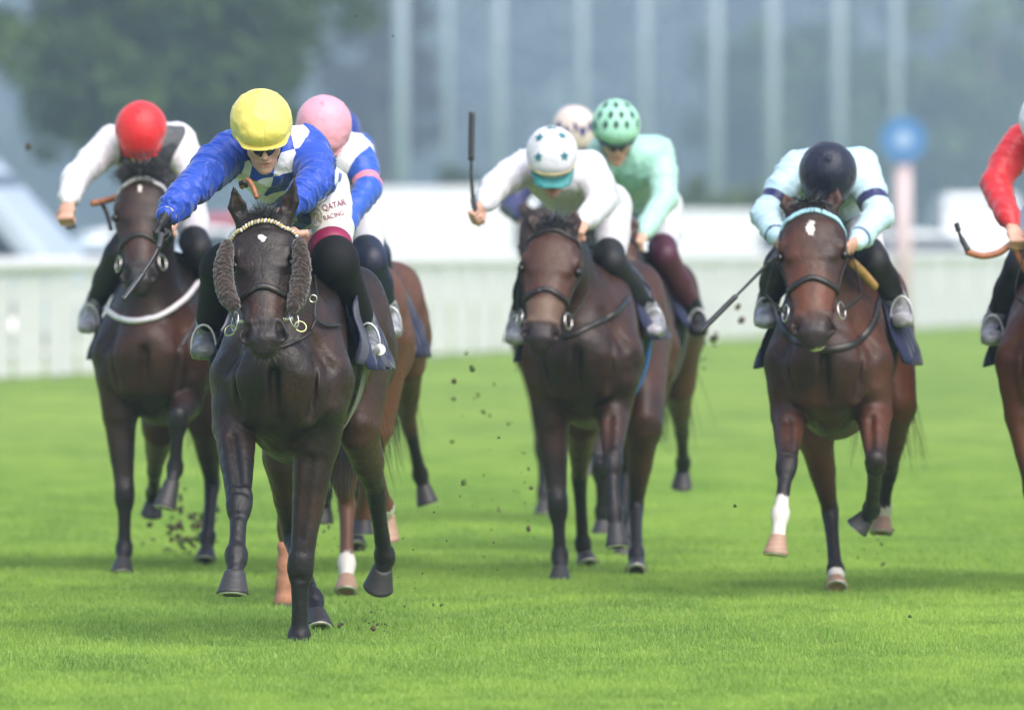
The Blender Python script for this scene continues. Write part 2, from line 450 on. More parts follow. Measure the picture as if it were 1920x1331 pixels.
wood = put('far_wood', V, F, leafmat('leaves_far', (.025, .04, .035), (.07, .10, .065)), attrs={'rnd': a}, smooth=False)
tagobj(wood, 'hazy far wood closing the view behind the racecourse', 'wood', kind='stuff')

# ------------------------------------------------------------ running rail with white palings
WP = plain('white_plastic', (.70, .69, .71), .45, var=.06, nscale=6, bump=.05)
A = np.array((-9.9, 101.0)); B = np.array((15.4, 242.0)); L = np.linalg.norm(B-A); D = (B-A)/L; Nn = np.array((-D[1], D[0]))
fr = Root('paling_fence', (A[0], A[1], 0), 'long white paling fence with a rounded top rail along the far side of the course', 'fence')
def fbx(mb, s0, s1, o0, o1, z0, z1):
    c = [A+D*s+Nn*o for s in (s0, s1) for o in (o0, o1)]
    v = [(p[0], p[1], z) for p in c for z in (z0, z1)]; mb.add((v, [(0,1,3,2), (4,6,7,5), (0,4,5,1), (2,3,7,6), (0,2,6,4), (1,5,7,3)]))
pitch = 1.66/20; npan = int(L/(pitch*20))
for i in range(npan):
    mb = MB(); s0 = i*pitch*20
    for k in range(9):
        s = s0+.12+k*.155; fbx(mb, s, s+.14, -.012, .012, .04, 1.16+.012*math.sin(k*7+i))
    fbx(mb, s0+.1, s0+1.54, .014, .05, .28, .36); fbx(mb, s0+.1, s0+1.54, .014, .05, .92, 1.0)
    put('paling_panel', mb.v, mb.f, WP, fr, smooth=False)
    mb = MB(); fbx(mb, s0+.8, s0+.88, .052, .13, -.2, 1.2)
    if i % 2 == 0: put('post', mb.v, mb.f, WP, fr, smooth=False)
rail = [np.array((*(A+D*s), 1.27)) for s in np.linspace(0, npan*pitch*20, 60)]
put('top_rail', *tube(rail, .09, 14), WP, fr)

# ------------------------------------------------------------ parked vehicles
GLS = plain('vehicle_glass', (.03, .045, .06), .08, var=.1, bump=0); TYR = plain('tyre_rubber', (.02, .02, .02), .8)
RIM = plain('wheel_metal', (.5, .5, .5), .35, metal=.7); LMP = plain('lamp_lens', (.6, .6, .58), .1, var=.05, bump=0); RED = plain('tail_lens', (.35, .02, .02), .2)
def vehicle(kind, x, y, yaw, col, label, cat, scale=1):
    """profile in (along, up), built along +u = forward; yaw turns it"""
    r = Root(kind, (x, y, 0), label, cat, 'vehicles parked behind the fence')
    ca, sa = math.cos(yaw), math.sin(yaw)
    T = lambda u, w, z: np.array((x+(u*ca-w*sa)*scale, y+(u*sa+w*ca)*scale, z*scale))
    if kind == 'white_van':
        low = [(-2.7, .35), (-2.72, 1.15), (2.55, 1.12), (2.72, .75), (2.7, .35)]; cab = [(-2.7, 1.13), (-2.66, 2.55), (1.15, 2.6), (1.75, 1.95), (2.5, 1.12)]; wy = (-1.75, 1.8); hw = 1.0; wr = .36
        win = [(.95, 1.35), (.95, 2.05), (1.3, 2.05), (1.95, 1.35)]; ws = ((1.33, 2.38), (2.28, 1.32))
    else:
        low = [(-2.15, .3), (-2.2, .8), (-2.1, .98), (1.0, .96), (2.0, .82), (2.18, .6), (2.15, .3)]; cab = [(-2.0, .97), (-1.55, 1.42), (-.3, 1.52), (.35, 1.45), (1.15, .95)]; wy = (-1.35, 1.35); hw = .88; wr = .33
        win = [(-1.6, 1.02), (-1.35, 1.38), (.25, 1.4), (.85, 1.02)]; ws = ((.47, 1.4), (1.08, 1.0))
    def prism(prof, w0, w1=None):
        w1 = w1 or w0; zs = [p[1] for p in prof]; z0, z1 = min(zs), max(zs); rings = []
        for s in (-1, -.9, .9, 1):
            rr = []
            for (u, z) in prof:
                w = w0+(w1-w0)*(z-z0)/max(.01, z1-z0); e = .97 if abs(s) == 1 else 1
                rr.append(T(u*e, w*(s if abs(s) == 1 else s), z0+(z-z0)*(.97 if abs(s) == 1 else 1)))
            rings.append(rr)
        return loft(rings)
    paint = plain('paint_'+col.strip('#'), col, .25, var=.04, nscale=2, bump=0)
    b = MB(); b.add(prism(low, hw, hw)); body = put('body', b.v, b.f, paint, r, smooth=False)
    put('cabin', *prism(cab, hw*.97, hw*.84), paint, r, smooth=False)
    for s in (-1, 1):
        v = [T(u, s*(hw*.99-(z-win[0][1])*.11+.004), z) for u, z in win]; v2 = [T(u, s*(hw*.9-(z-win[0][1])*.11), z) for u, z in win]
        put('side_window', *loft([v2, v]), GLS, r, smooth=False)
        for w in wy:
            wh = put('wheel', *tube([T(w, s*(hw-.2), wr), T(w, s*(hw+.01), wr)], wr*scale, 22), TYR, r)
            put('rim', *tube([T(w, s*(hw-.1), wr), T(w, s*(hw+.025), wr)], wr*.6*scale, 18), RIM, r, parent=wh)
        u1 = low[-2][0]; put('headlight', *ball(T(u1-.08, s*hw*.75, low[-2][1]+.02), (.12, .2, .09)), LMP, r)
        put('tail_light', *ball(T(low[1][0]+.03, s*hw*.85, low[1][1]-.1), (.08, .08, .16)), RED, r)
    (ua, za), (ub, zb) = ws; nx, nz = unit((za-zb, 0, ub-ua))[[0, 2]]
    v = [T(ua+nx*.02, -hw*.72, za+nz*.02), T(ua+nx*.02, hw*.72, za+nz*.02), T(ub+nx*.02, hw*.84, zb+nz*.02), T(ub+nx*.02, -hw*.84, zb+nz*.02)]
    v2 = [p-(T(nx*.06, 0, nz*.06)-T(0, 0, 0)) for p in v]
    put('windscreen', *loft([v2, v]), GLS, r, smooth=False)
    v = [T(low[-2][0]+.012, -.26, .42), T(low[-2][0]+.012, .26, .42), T(low[-2][0]+.012, .26, .53), T(low[-2][0]+.012, -.26, .53)]
    put('number_plate', *loft([[p-(T(.06, 0, 0)-T(0, 0, 0)) for p in v], v]), plain('plate_white', (.7, .7, .68), .4), r, smooth=False)
vehicle('white_van', -8.0, 148, math.radians(-14), '#aab6c4', 'tall white van behind the fence at the left edge of the photograph', 'van')
vehicle('parked_car', -5.9, 158, math.radians(160), '#b9c6d2', 'pale silver blue car behind the white van at the far left', 'car')
vehicle('parked_car', -4.9, 215, math.radians(20), '#a83a44', 'dull red car seen between the red capped rider and the leading horse', 'car', 1.35)
vehicle('white_van', -1.0, 222, math.radians(8), '#d2d5da', 'long white van behind the fence, directly right of the pink capped rider', 'van')
vehicle('white_van', 2.9, 240, math.radians(186), '#cfd3d9', 'white van behind the two riders in white and mint', 'van', .85)
vehicle('parked_car', -5.2, 190, math.radians(8), '#e2e6ea', 'white car between the white van at the left edge and the red car', 'car', 1.2)
vehicle('parked_car', 5.1, 246, math.radians(25), '#ddd5d8', 'pale pinkish car in the gap between the mint rider and the pale blue rider', 'car', 1.25)
vehicle('parked_car', 7.8, 262, math.radians(195), '#b8434e', 'red car mostly hidden behind the pale blue rider', 'car', 1.1)
vehicle('parked_car', 9.2, 250, math.radians(10), '#e6e8ea', 'white car under the round blue marker', 'car', 1.15)
vehicle('white_van', 10.7, 262, math.radians(-88), '#d9dce1', 'white van facing the course at the right, beside the round blue marker', 'van', 1.0)
vehicle('parked_car', 14.2, 258, math.radians(15), '#dfe3e8', 'white car at the far right behind the red rider', 'car', 1.2)

# ------------------------------------------------------------ pale masts and the round marker
MAST = plain('pale_mast', (.30, .36, .43), .5, var=.05, nscale=2)
names = ['left of the tall black whip', 'second of the row from the left', 'above the white cap with teal stars', 'just above the mint green cap', 'right of the mint green cap', 'left of the pale blue rider', 'directly above the dark navy cap', 'right of the dark navy cap', 'above the round blue marker']
for i, px in enumerate([752, 838, 935, 1090, 1208, 1342, 1448, 1572, 1680]):
    yy = 560+9*(i % 3); xx = (px-960)*yy/FPX; w = 1.0*[.7, .4, .6, .5, .5, .62, .6, .6, .5][i]
    r = Root('flag_mast', (xx, yy, 0), 'tall pale mast behind the parked vehicles, '+names[i], 'mast', 'row of tall pale masts')
    put('base', *tube([(xx, yy, -.1), (xx, yy, .5), (xx, yy, .55)], [w*.9, w*.85, w*.6], 16), MAST, r)
    put('shaft', *tube([(xx, yy, .5), (xx, yy, 11), (xx, yy, 20)], [w*.55, w*.48, w*.38], 16), MAST, r)
    put('finial', *ball((xx, yy, 20.3), w*.6), MAST, r)
yy = 186.; xx = (1693-960)*yy/FPX; zd = HC-(262-HY)*yy/FPX
r = Root('furlong_marker', (xx, yy, 0), 'round blue marker disc on a pale pinkish post', 'marker')
put('post', *tube([(xx, yy, -.1), (xx, yy, zd-.05)], .14, 16), plain('pinkish_post', (.62, .48, .5), .5), r)
dsk = put('disc', *tube([(xx, yy-.17, zd), (xx, yy-.21, zd)], .37, 36), plain('marker_blue', (.06, .19, .44), .45), r, smooth=False)
put('roundel', *tube([(xx, yy-.21, zd), (xx, yy-.225, zd)], .15, 28), plain('marker_white', (.30, .42, .65), .5), r, parent=dsk, smooth=False)
# the haze that greys the far trees
hz = put('haze', *box(-600, 600, -14, 2340, -2.2, 125), None); tagobj(hz, 'thin pale blue air haze', 'haze', kind='stuff')
hm = bpy.data.materials.new('haze_air'); hm.use_nodes = True; ht = hm.node_tree; ht.nodes.remove(ht.nodes['Principled BSDF'])
pv = ht.nodes.new('ShaderNodeVolumePrincipled'); pv.inputs['Color'].default_value = (.56, .69, 1, 1); pv.inputs['Density'].default_value = HAZE; pv.inputs['Anisotropy'].default_value = .1
ht.links.new(pv.outputs[0], ht.nodes['Material Output'].inputs['Volume']); hz.data.materials.append(hm)
print('setting', round(time.time()-T0, 1))
# ------------------------------------------------------------ horses
YAW = math.radians(5.6)
BK = np.array((math.sin(YAW), math.cos(YAW), 0)); RT = np.array((math.cos(YAW), -math.sin(YAW), 0)); UP = np.array((0, 0, 1.0))
def coat(name, base, warm, gloss=.42, fine=1.0):
    m = M(name); n = m.noise(5, 4, .6); hair = m.noise(160, 4, .7, m.coord((1, 1, .25)))
    c = m.mix(m.ramp(m.math('ADD', m.attr('warm'), m.math('MULTIPLY', m.math('SUBTRACT', n, .5), .9)), .15, .85), base, warm)
    c = m.mix(m.ramp(hair, .3, .75, 0, .28), c, tuple(x*1.9+.008 for x in base))
    c = m.mix(m.math('MULTIPLY', m.attr('pts'), .95), c, (.012, .011, .013))
    c = m.mix(m.math('MULTIPLY', m.ramp(m.attr('tan'), .2, .8), .8), c, (.14, .085, .055))
    c = m.mix(m.ramp(m.math('ADD', m.attr('white'), m.math('MULTIPLY', m.math('SUBTRACT', m.noise(70, 4, .8), .5), 1.3)), .35, .6), c, (.62, .58, .54))
    m.set(Base_Color=c, Roughness=m.ramp(m.noise(40, 4, .7), .3, .7, gloss-.06, gloss+.16), Sheen_Weight=.0)
    m.b.inputs['Specular IOR Level'].default_value = .36
    rg = m.math('ABSOLUTE', m.math('SUBTRACT', m.noise(7, 3, .5, m.coord((1.3, 1, .6))), .5)); nb = m.bump(m.ramp(rg, 0, .035), .12*fine, .006)
    nb = m.bump(m.noise(11, 5, .6), .4*fine, .02, nb); nb = m.bump(m.noise(55, 4, .65), .4*fine, .004, nb); m.bump(hair, .6*fine, .002, nb)
    return m.m
LEATHER = plain('dark_leather', (.018, .014, .012), .38, var=.2, nscale=60, bump=.2, bscale=300)
TAN = plain('tan_leather', (.32, .12, .05), .5, var=.2, nscale=60); STEEL = plain('bit_steel', (.62, .6, .55), .22, metal=.9, bump=0)
HAIR = plain('black_horsehair', (.012, .010, .010), .45, var=.3, nscale=40, bump=0, sheen=.3)
NAVY = plain('navy_cloth', (.011, .016, .058), .85, var=.12, nscale=40, bump=.5, bscale=500, bdist=.0012, sheen=.2)
HOOFD = None
def hoofmat(name, c):
    m = M(name); n = m.noise(22, 4, .6, m.coord((.4, .4, 5))); m.set(Base_Color=m.mix(n, tuple(x*.65 for x in c), tuple(x*1.3 for x in c)), Roughness=.5)
    m.bump(n, .5, .004); return m.m
HOOFD = hoofmat('dark_hoof', (.035, .032, .033)); HOOFT = hoofmat('pale_hoof', (.36, .22, .15)); SHOE = plain('horseshoe', (.55, .54, .52), .35, metal=.6)
EYE = plain('horse_eye', (.008, .005, .004), .06, bump=0)
WHT = plain('white_band', (.72, .70, .74), .9, var=.06, bump=.5, bscale=120, bdist=.004)
TRUNK = [(-.10, .98, .185, .22), (.08, 1.07, .215, .34), (.38, 1.08, .235, .385), (.8, 1.11, .25, .35), (1.2, 1.16, .235, .30), (1.5, 1.18, .225, .29), (1.78, 1.13, .19, .26)]
def horse(s):
    vox = s.get('vox', .012); D0 = s['D']; K = s.get('scale', 1.0)
    c = P(s['px'], HY, D0); O = np.array((c[0], D0, 0.0)); dz = s.get('dz', 0)
    r = Root('racehorse', O, s['label'], 'horse', 'galloping racehorses')
    Lc = lambda x, y, z: O+(RT*x+BK*y)*K+UP*((z+dz)*K)
    pr = []; EX = s.get('eyex', .1045); ED = s.get('eyed', -.054)
    T = TRUNK
    for a, b in zip(T[:-1], T[1:]): pr.append(Prim(Lc(0, a[0], a[1]), Lc(0, b[0], b[1]), (a[2]*K, a[3]*K), (b[2]*K, b[3]*K), RT, k=.006, rw=.14))
    for sx in (-1, 1):
        pr.append(Prim(Lc(sx*.07, .34, 1.36), Lc(sx*.175, .02, 1.02), (.10*K, .13*K), (.105*K, .13*K), RT, k=.06))     # shoulder
        pr.append(Prim(Lc(sx*.078, -.15, 1.02), Lc(sx*.082, -.11, .90), (.082*K, .085*K), (.085*K, .085*K), RT, k=.022)); pr.append(Prim(Lc(sx*.15, -.02, 1.06), Lc(sx*.17, .0, .92), (.075*K, .11*K), (.085*K, .11*K), RT, k=.02))      # breast muscles
        pr.append(Prim(Lc(sx*.13, 1.42, 1.27), Lc(sx*.14, 1.72, 1.08), (.13*K, .19*K), (.13*K, .20*K), RT, k=.05))        # haunch
    pr.append(Prim(Lc(0, -.235, 1.04), Lc(0, -.20, .86), (.012, .014), None, RT, k=.05, op='-'))
    for sx in (-1, 1):
        pr.append(Prim(Lc(sx*.15, -.16, 1.10), Lc(sx*.135, -.155, .87), (.008, .012), None, RT, k=.04, op='-'))
        pr.append(Prim(Lc(sx*.10, -.12, 1.22), Lc(sx*.20, -.10, 1.06), (.010, .014), None, RT, k=.05, op='-'))
        pr.append(Prim(Lc(sx*.262, .12, 1.25), Lc(sx*.262, .10, .95), (.006, .02), None, RT, k=.05, op='-'))
    pr.append(Prim(Lc(0, .02, .84), Lc(0, .45, .80), (.085*K, .12*K), (.13*K, .12*K), RT, k=.05))                         # sternum
    # head frame
    PO = P(*s['poll'][:2], D0+s['poll'][2]); MU = P(*s['muz'][:2], D0+s['muz'][2]); ax = unit(MU-PO); HL = np.linalg.norm(MU-PO)/.62
    sd = unit(RT-ax*np.dot(RT, ax)+np.array((0, 0, s.get('roll', 0)))); sd = unit(sd-ax*np.dot(sd, ax)); fr = np.cross(ax, sd)
    if fr[1] > 0: fr = -fr
    H = lambda t, x, d: PO+(ax*t+sd*x+fr*d)*HL
    q = HL*s.get('headw', 1.0)
    # neck
    nb = Lc(0, .36, 1.22); n1 = lerp(nb, H(.05, 0, -.12), .55)+UP*.035
    pr.append(Prim(Lc(0, .12, 1.18), n1, (.15*K, .27*K), (.095*K, .17*K), RT, k=.07)); pr.append(Prim(n1, H(.07, 0, -.11), (.09*K, .165*K), (.072*K, .115*K), RT, k=.05))
    pr.append(Prim(Lc(0, -.02, 1.02), lerp(Lc(0, -.02, 1.02), n1, .7), (.13*K, .15*K), (.075*K, .09*K), RT, k=.07))
    def hp(t0, w0, top0, bot0, t1, w1, top1, bot1, k=.02):
        w0 = w0*(1-.07*s.get('taper', 0)*(t0 > .3)); w1 = w1*(1-.07*s.get('taper', 0)*(t1 > .3))
        pr.append(Prim(H(t0, 0, (top0+bot0)/2), H(t1, 0, (top1+bot1)/2), (w0*q, (top0-bot0)/2*HL), (w1*q, (top1-bot1)/2*HL), sd, k=k))
    hp(.03, .085, -.005, -.15, .12, .104, .0, -.18); hp(.12, .104, .0, -.18, .21, .108, .002, -.19); hp(.21, .106, .002, -.188, .33, .082, -.004, -.165, .008)
    hp(.33, .082, -.004, -.165, .45, .063, -.012, -.125, .006); hp(.45, .063, -.012, -.125, .55, .066, -.025, -.12, .006)
    pr.append(Prim(H(.10, 0, -.03), H(.24, 0, -.022), (.085*q, .03), (.085*q, .03), sd, k=.02))                            # flat forehead
    pr.append(Prim(H(.26, 0, -.03), H(.49, 0, -.03), (.045*q, .022), (.035*q, .02), sd, k=.02))                            # nasal bone
    for sx in (-1, 1):
        pr.append(Prim(H(.15, sx*.066, -.13), H(.24, sx*.068, -.12), (.035*q, .07), (.032*q, .06), sd, k=.03))            # cheek
        pr.append(Prim(H(.165, sx*(EX-.0105)*q/HL, ED+.018), H(.20, sx*(EX-.0045)*q/HL, ED+.012), (.022, .02), (.016, .017), sd, k=.014))    # brow
        pr.append(Prim(H(.245, sx*.085*q/HL, -.065), H(.40, sx*.060*q/HL, -.062), (.012, .016), (.01, .012), sd, k=.018))     # facial crest
        pr.append(Prim(H(.212, sx*(EX+.0015)*q/HL, ED+.014), H(.226, sx*(EX-.0005)*q/HL, ED+.012), (.015, .015), None, sd, k=.008, op='-'))
        pr.append(Prim(H(.50, sx*.040*q/HL, -.035), H(.555, sx*.052*q/HL, -.052), (.028, .022), (.033, .028), sd, k=.016))
        pr.append(Prim(H(.525, sx*.050*q/HL, -.016), H(.568, sx*.055*q/HL, -.035), (.016, .02), (.023, .022), sd+fr*.0, k=.007, op='-'))
        pr.append(Prim(H(.535, sx*.058*q/HL, -.03), H(.555, sx*.052*q/HL, -.06), (.009, .013), (.009, .013), sd, k=.008, op='-'))
    pr.append(Prim(H(.57, 0, -.055), H(.60, 0, -.075), (.048*q, .036), (.042*q, .034), sd, k=.022)); pr.append(Prim(H(.54, 0, -.115), H(.585, 0, -.125), (.045*q, .028), (.036*q, .026), sd, k=.014))
    pr.append(Prim(H(.615, -.04, -.103), H(.615, .04, -.103), (.006, .02), None, fr, k=.008, op='-'))
    # ears
    for (tx, ty, td), sx in zip(s['ears'], (-1, 1)):
        bs = H(.005, sx*.062*q/HL, -.055); tp = P(tx, ty, D0+td); md = lerp(bs, tp, .5)+sd*sx*.006; lat = unit(np.cross(tp-bs, fr)); 
        pr.append(Prim(bs, md, (.030, .024), (.038, .018), lat, k=.02)); pr.append(Prim(md, tp, (.038, .018), (.005, .006), lat, k=.005))
        pr.append(Prim(lerp(bs, tp, .28)+fr*.020, lerp(bs, tp, .78)+fr*.014, (.020, .015), (.007, .007), lat, k=.006, op='-'))
    # legs
    legs = []
    for key in ('FL', 'FR', 'HL', 'HR'):
        J = [P(a, b, D0+d) for a, b, d in s[key]]; legs.append((key, J)); e, kn, fe, co, so = J; F = key[0] == 'F'; sx = -1 if key[1] == 'L' else 1
        k_ = K*s.get('legw', .89); up = Lc(sx*.165, .05, 1.0) if F else Lc(sx*.13, 1.5, 1.12)
        if F:
            pr.append(Prim(up, e, (.11*K, .13*K), (.092*k_, .11*k_), RT, k=.03)); m = lerp(e, kn, .45)
            pr.append(Prim(e, m, (.088*k_, .105*k_), (.066*k_, .075*k_), RT, k=.012)); pr.append(Prim(m, kn, (.066*k_, .075*k_), (.045*k_, .048*k_), RT, k=.006))
            pr.append(Prim(lerp(e, kn, .1)+RT*.02*sx, lerp(e, kn, .55)+RT*.018*sx, (.052*k_, .06*k_), (.038*k_, .04*k_), RT, k=.015))
            d = unit(fe-kn); pr.append(Prim(kn-d*.03, kn+d*.035, (.052*k_, .05*k_), (.049*k_, .048*k_), RT, k=.018)); c0, c1, c2 = .036, .030, .0
        else:
            m = lerp(e, kn, .5)
            pr.append(Prim(up, e, (.15*K, .22*K), (.09*K, .13*K), RT, k=.04)); pr.append(Prim(e, m, (.088*k_, .125*k_), (.066*k_, .088*k_), RT, k=.012)); pr.append(Prim(m, kn, (.066*k_, .088*k_), (.038*k_, .05*k_), RT, k=.008))
            d = unit(fe-kn); pr.append(Prim(kn-d*.04+BK*.02, kn+d*.045, (.038*k_, .05*k_), (.04*k_, .048*k_), RT, k=.02)); pr.append(Prim(kn+BK*.035-unit(kn-e)*.1, kn+BK*.045, (.014, .02), (.022, .022), RT, k=.02))
        pr.append(Prim(kn, lerp(kn, fe, .5), (.042*k_, .042*k_), (.033*k_, .038*k_), RT, k=.01)); pr.append(Prim(lerp(kn, fe, .5), fe, (.033*k_, .038*k_), (.036*k_, .04*k_), RT, k=.004))
        if F:
            for q2 in (-1, 1): pr.append(Prim(kn+RT*q2*.032*k_-BK*.012, kn+RT*q2*.03*k_+d*.018-BK*.012, (.021*k_, .022*k_), None, RT, k=.010))
            pr.append(Prim(kn+d*.05-BK*.045-RT*.05, kn+d*.05-BK*.045+RT*.05, (.007, .007), None, UP, k=.02, op='-')); pr.append(Prim(kn-d*.06-BK*.05-RT*.05, kn-d*.06-BK*.05+RT*.05, (.006, .006), None, UP, k=.02, op='-'))
            pr.append(Prim(lerp(e, kn, .12)-BK*.10-RT*sx*.005, lerp(e, kn, .75)-BK*.06-RT*sx*.012, (.006, .008), (.004, .005), RT, k=.045, op='-'))
        if vox < .008:                                                                                                    # tendons behind the cannon
            bk = unit(np.cross(unit(fe-kn), RT)); bk = bk if bk[1] > 0 else -bk
            pr.append(Prim(kn+bk*.03, fe+bk*.03, (.014, .014), (.018, .016), RT, k=.012))
        pr.append(Prim(fe-d*.012, fe+d*.012, (.0475*k_, .05*k_), (.046*k_, .048*k_), RT, k=.012)); pr.append(Prim(fe, co, (.033*k_, .036*k_), (.036*k_, .038*k_), RT, k=.012))
        if s.get('check'): print(key, [round(float(np.linalg.norm(J[i+1]-J[i])), 2) for i in range(4)])
    V, Q = polygonise(pr, vox, 2 if vox < .008 else 1)
    # coat masks
    pts = np.zeros(len(V)); wh = np.full(len(V), -1.0); tan = np.zeros(len(V))
    for key, J in legs:
        best = np.full(len(V), 9.0); par = np.zeros(len(V))
        for i in range(4):
            a, b = J[i], J[i+1]; ab = b-a; t = np.clip((V-a)@ab/(ab@ab), 0, 1); dd = np.linalg.norm(V-a-t[:, None]*ab, axis=1); m = dd < best; best[m] = dd[m]; par[m] = i+t[m]
        near = 1-sstep(best, .10, .16); hi = s.get('pts', (.25, 1.15)); pts = np.maximum(pts, near*sstep(par, *hi))
        if key in s.get('socks', {}):
            a = s['socks'][key]; wh = np.maximum(wh, np.where(best < .11, (par-a)*4, -1.0))
    rel = V-PO; t = rel@ax/HL; x = rel@sd/HL; d = rel@fr/HL; hd = (1-sstep(np.abs(x), .12, .16))*(d > -.26)*(t < .7)*(t > -.08)
    pts = np.maximum(pts, hd*sstep(t, .47, .545)*s.get('nose', .8)); pts = np.maximum(pts, hd*(1-sstep(np.abs(t-.02), .0, .08))*(d > -.1)*.5)
    for sx in (-1, 1): pts = np.maximum(pts, np.exp(-(((V-H(.548, sx*.053*q/HL, -.035))/.024)**2).sum(1))*1.3).clip(0, 1)
    st = s.get('star')
    if st:
        wh = np.maximum(wh, np.where((t > -.05) & (t < .6) & (np.abs(x) < .11) & (d > -.06), 1.3-np.sqrt(((t-st[0])/st[1])**2+((x-st[3] if len(st) > 3 else x)/st[2])**2)*1.15+.55*vnoise(V, 55, 6), -1))
    if s.get('snip'): wh = np.maximum(wh, np.where((t > .5) & (d > -.16), 1.2-np.sqrt(((t-.595)/.06)**2+((x-.012)/.05)**2+((d+.1)/.05)**2), -1))
    warm = s.get('warm', .4)+.25*fbm(V, 3.0, 2, 3)+.25*hd*sstep(t, .25, .40)*(1-sstep(t, .46, .5))*sstep(np.abs(x), .0, .03)-.3*sstep(V[:, 2]-O[2], 1.2, 1.5)*(1-hd)
    warm = warm+.3*np.clip((V-O)@BK/1.8, 0, 1)
    if s.get('tannose'): tan = hd*sstep(t, .36, .42)*(1-sstep(t, .48, .53))*s['tannose']
    if vox < .008:
        N = vnormals(V, Q); bm = np.clip(1-hd, .25, 1)
        V = V+N*(fbm(V, 9, 2, 4)*.0035*bm)[:, None]
    body = put('body', V, Q, s['mat'], r, attrs={'pts': pts, 'white': wh, 'warm': warm, 'tan': tan})
    tree = bvh(V, Q); hi = vox < .008; OF = .004
    # hooves
    for key, J in legs:
        e, kn, fe, co, so = J; a = unit((so-co)*np.array((1, .25 if key[0] == 'F' else .8, 1))); toe = np.cross(a, RT); toe = toe if (toe[1] < 0) else -toe; Ls = np.linalg.norm(so-co); lat = unit(np.cross(a, toe)); rings = []
        for tt, rx, ry, fw in ((-.12, .037, .039, -.004), (-.02, .044, .046, .0), (.03, .0445, .0465, .002), (.15, .047, .048, .006), (.5, .055, .055, .018), (.85, .063, .063, .03), (.97, .0665, .067, .034), (1, .062, .063, .034), (.96, .045, .046, .03), (.93, .02, .02, .028), (.93, .002, .002, .028)):
            cc = co+a*Ls*tt+toe*fw*K
            HK = K*s.get('hoof', .82); rings.append([cc+lat*rx*HK*math.cos(u)+toe*ry*HK*(math.sin(u) if math.sin(u) > 0 else math.sin(u)*.78) for u in np.linspace(0, 2*PI, 28, endpoint=False)])
        dark = key not in s.get('palehoof', ()); ho = put('hoof', *loft(rings), HOOFD if dark else HOOFT, r)
        cc = co+a*(Ls*1.0+.004)+toe*.034*K; arc = [cc+lat*.052*HK*math.cos(u)+toe*.053*HK*math.sin(u) for u in np.linspace(-.9, PI+.9, 22)]
        put('shoe', *ribbon(arc, [-a]*22, .018*K, .008), SHOE, r, parent=ho)
    # eyes
    for sx in (-1, 1): put('eye', *ball(H(.217, sx*EX*q/HL, ED), .0195, 20, 12), EYE, r)
    # mane and forelock
    R = np.random.RandomState(int(s['px'])); nn = 900 if hi else 220
    w0 = Lc(0, .30, 1.45); p0 = H(-.01, 0, -.07); ro = []; di = []
    for i in range(nn):
        t_ = R.rand(); p = lerp(w0, p0, t_)+UP*.3; hit = tree.ray_cast(Vector(tuple(p)), Vector((0, 0, -1)))[0]
        if hit is None: continue
        ro.append(np.array(hit)-UP*.01+RT*R.randn()*.008); di.append(UP*.5+BK*.5+RT*(R.randn()*.25+s.get('mane', .2)))
    put('mane', *hairs(ro, di, .13, .0022 if hi else .005, .25, .7, 3, flow=BK*.12), HAIR, r, smooth=False)
    ro = []; di = []; fl = s.get('forelock', 1.0)
    for i in range(int((700 if hi else 420)*fl)):
        x_ = R.randn()*.018; ro.append(H(-.018+R.rand()*.04, x_, -.035-R.rand()*.03)); di.append(UP*.55+RT*(x_*16+R.randn()*.35)+fr*.5)
    put('forelock', *hairs(ro, di, .085*fl, .0020 if hi else .006, .45, 1.6, 5, flow=BK*.05), HAIR, r, smooth=False)
    if hi:
        ro = []; di = []
        for i in range(90):
            p_ = H(.57+R.rand()*.05, R.randn()*.03, -.10-R.rand()*.05); h_, n_ = snap(tree, p_, 0); ro.append(h_); di.append(n_+R.randn(3)*.3-UP*.3)
        put('whiskers', *hairs(ro, di, .035, .0006, .2, .4, 4), plain('whisker', (.16, .13, .11), .6, bump=0), r, smooth=False)
    # tail
    tb = Lc(0, 1.93, 1.28); ro = []; di = []
    for i in range(420 if not hi else 900): ro.append(tb+R.randn(3)*.025); di.append(BK*.9+UP*.05+RT*(R.randn()*.10+s.get('tail', 0)))
    put('tail', *hairs(ro, di, .80, .004, .4, 3.4, 9, 9, flow=-UP*.05), HAIR, r, smooth=False)
    # bridle
    def hs(pts_, w, th, mat, name, par=None, off=.002, n=6):
        cm = catmull(pts_, n); sn = [snap(tree, p, off) for p in cm]
        return put(name, *ribbon([a for a, b in sn], [b for a, b in sn], w, th), mat, r, parent=par)
    qq = q/HL
    bb = [H(.09, -.12*qq, -.11), H(.055, -.115*qq, -.05), H(.045, -.08*qq, .02), H(.035, -.03, .05), H(.033, 0, .05), H(.035, .03, .05), H(.045, .08*qq, .02), H(.055, .115*qq, -.05), H(.09, .12*qq, -.11)]
    brd = None
    for sx in (-1, 1):
        cp = hs([H(.055, sx*.13*qq, -.06), H(.2, sx*.13*qq, -.09), H(.33, sx*.11*qq, -.085), H(.46, sx*.08*qq, -.085)], .016, .004, LEATHER, 'cheekpiece', brd)
    nbm = s.get('nosemat', LEATHER)
    hs([H(.37, -.06, -.15), H(.375, -.09*qq, -.07), H(.362, -.06, .0), H(.352, -.02, .03), H(.352, .02, .03), H(.362, .06, .0), H(.375, .09*qq, -.07), H(.37, .06, -.15)], .027, .010, nbm, 'noseband')
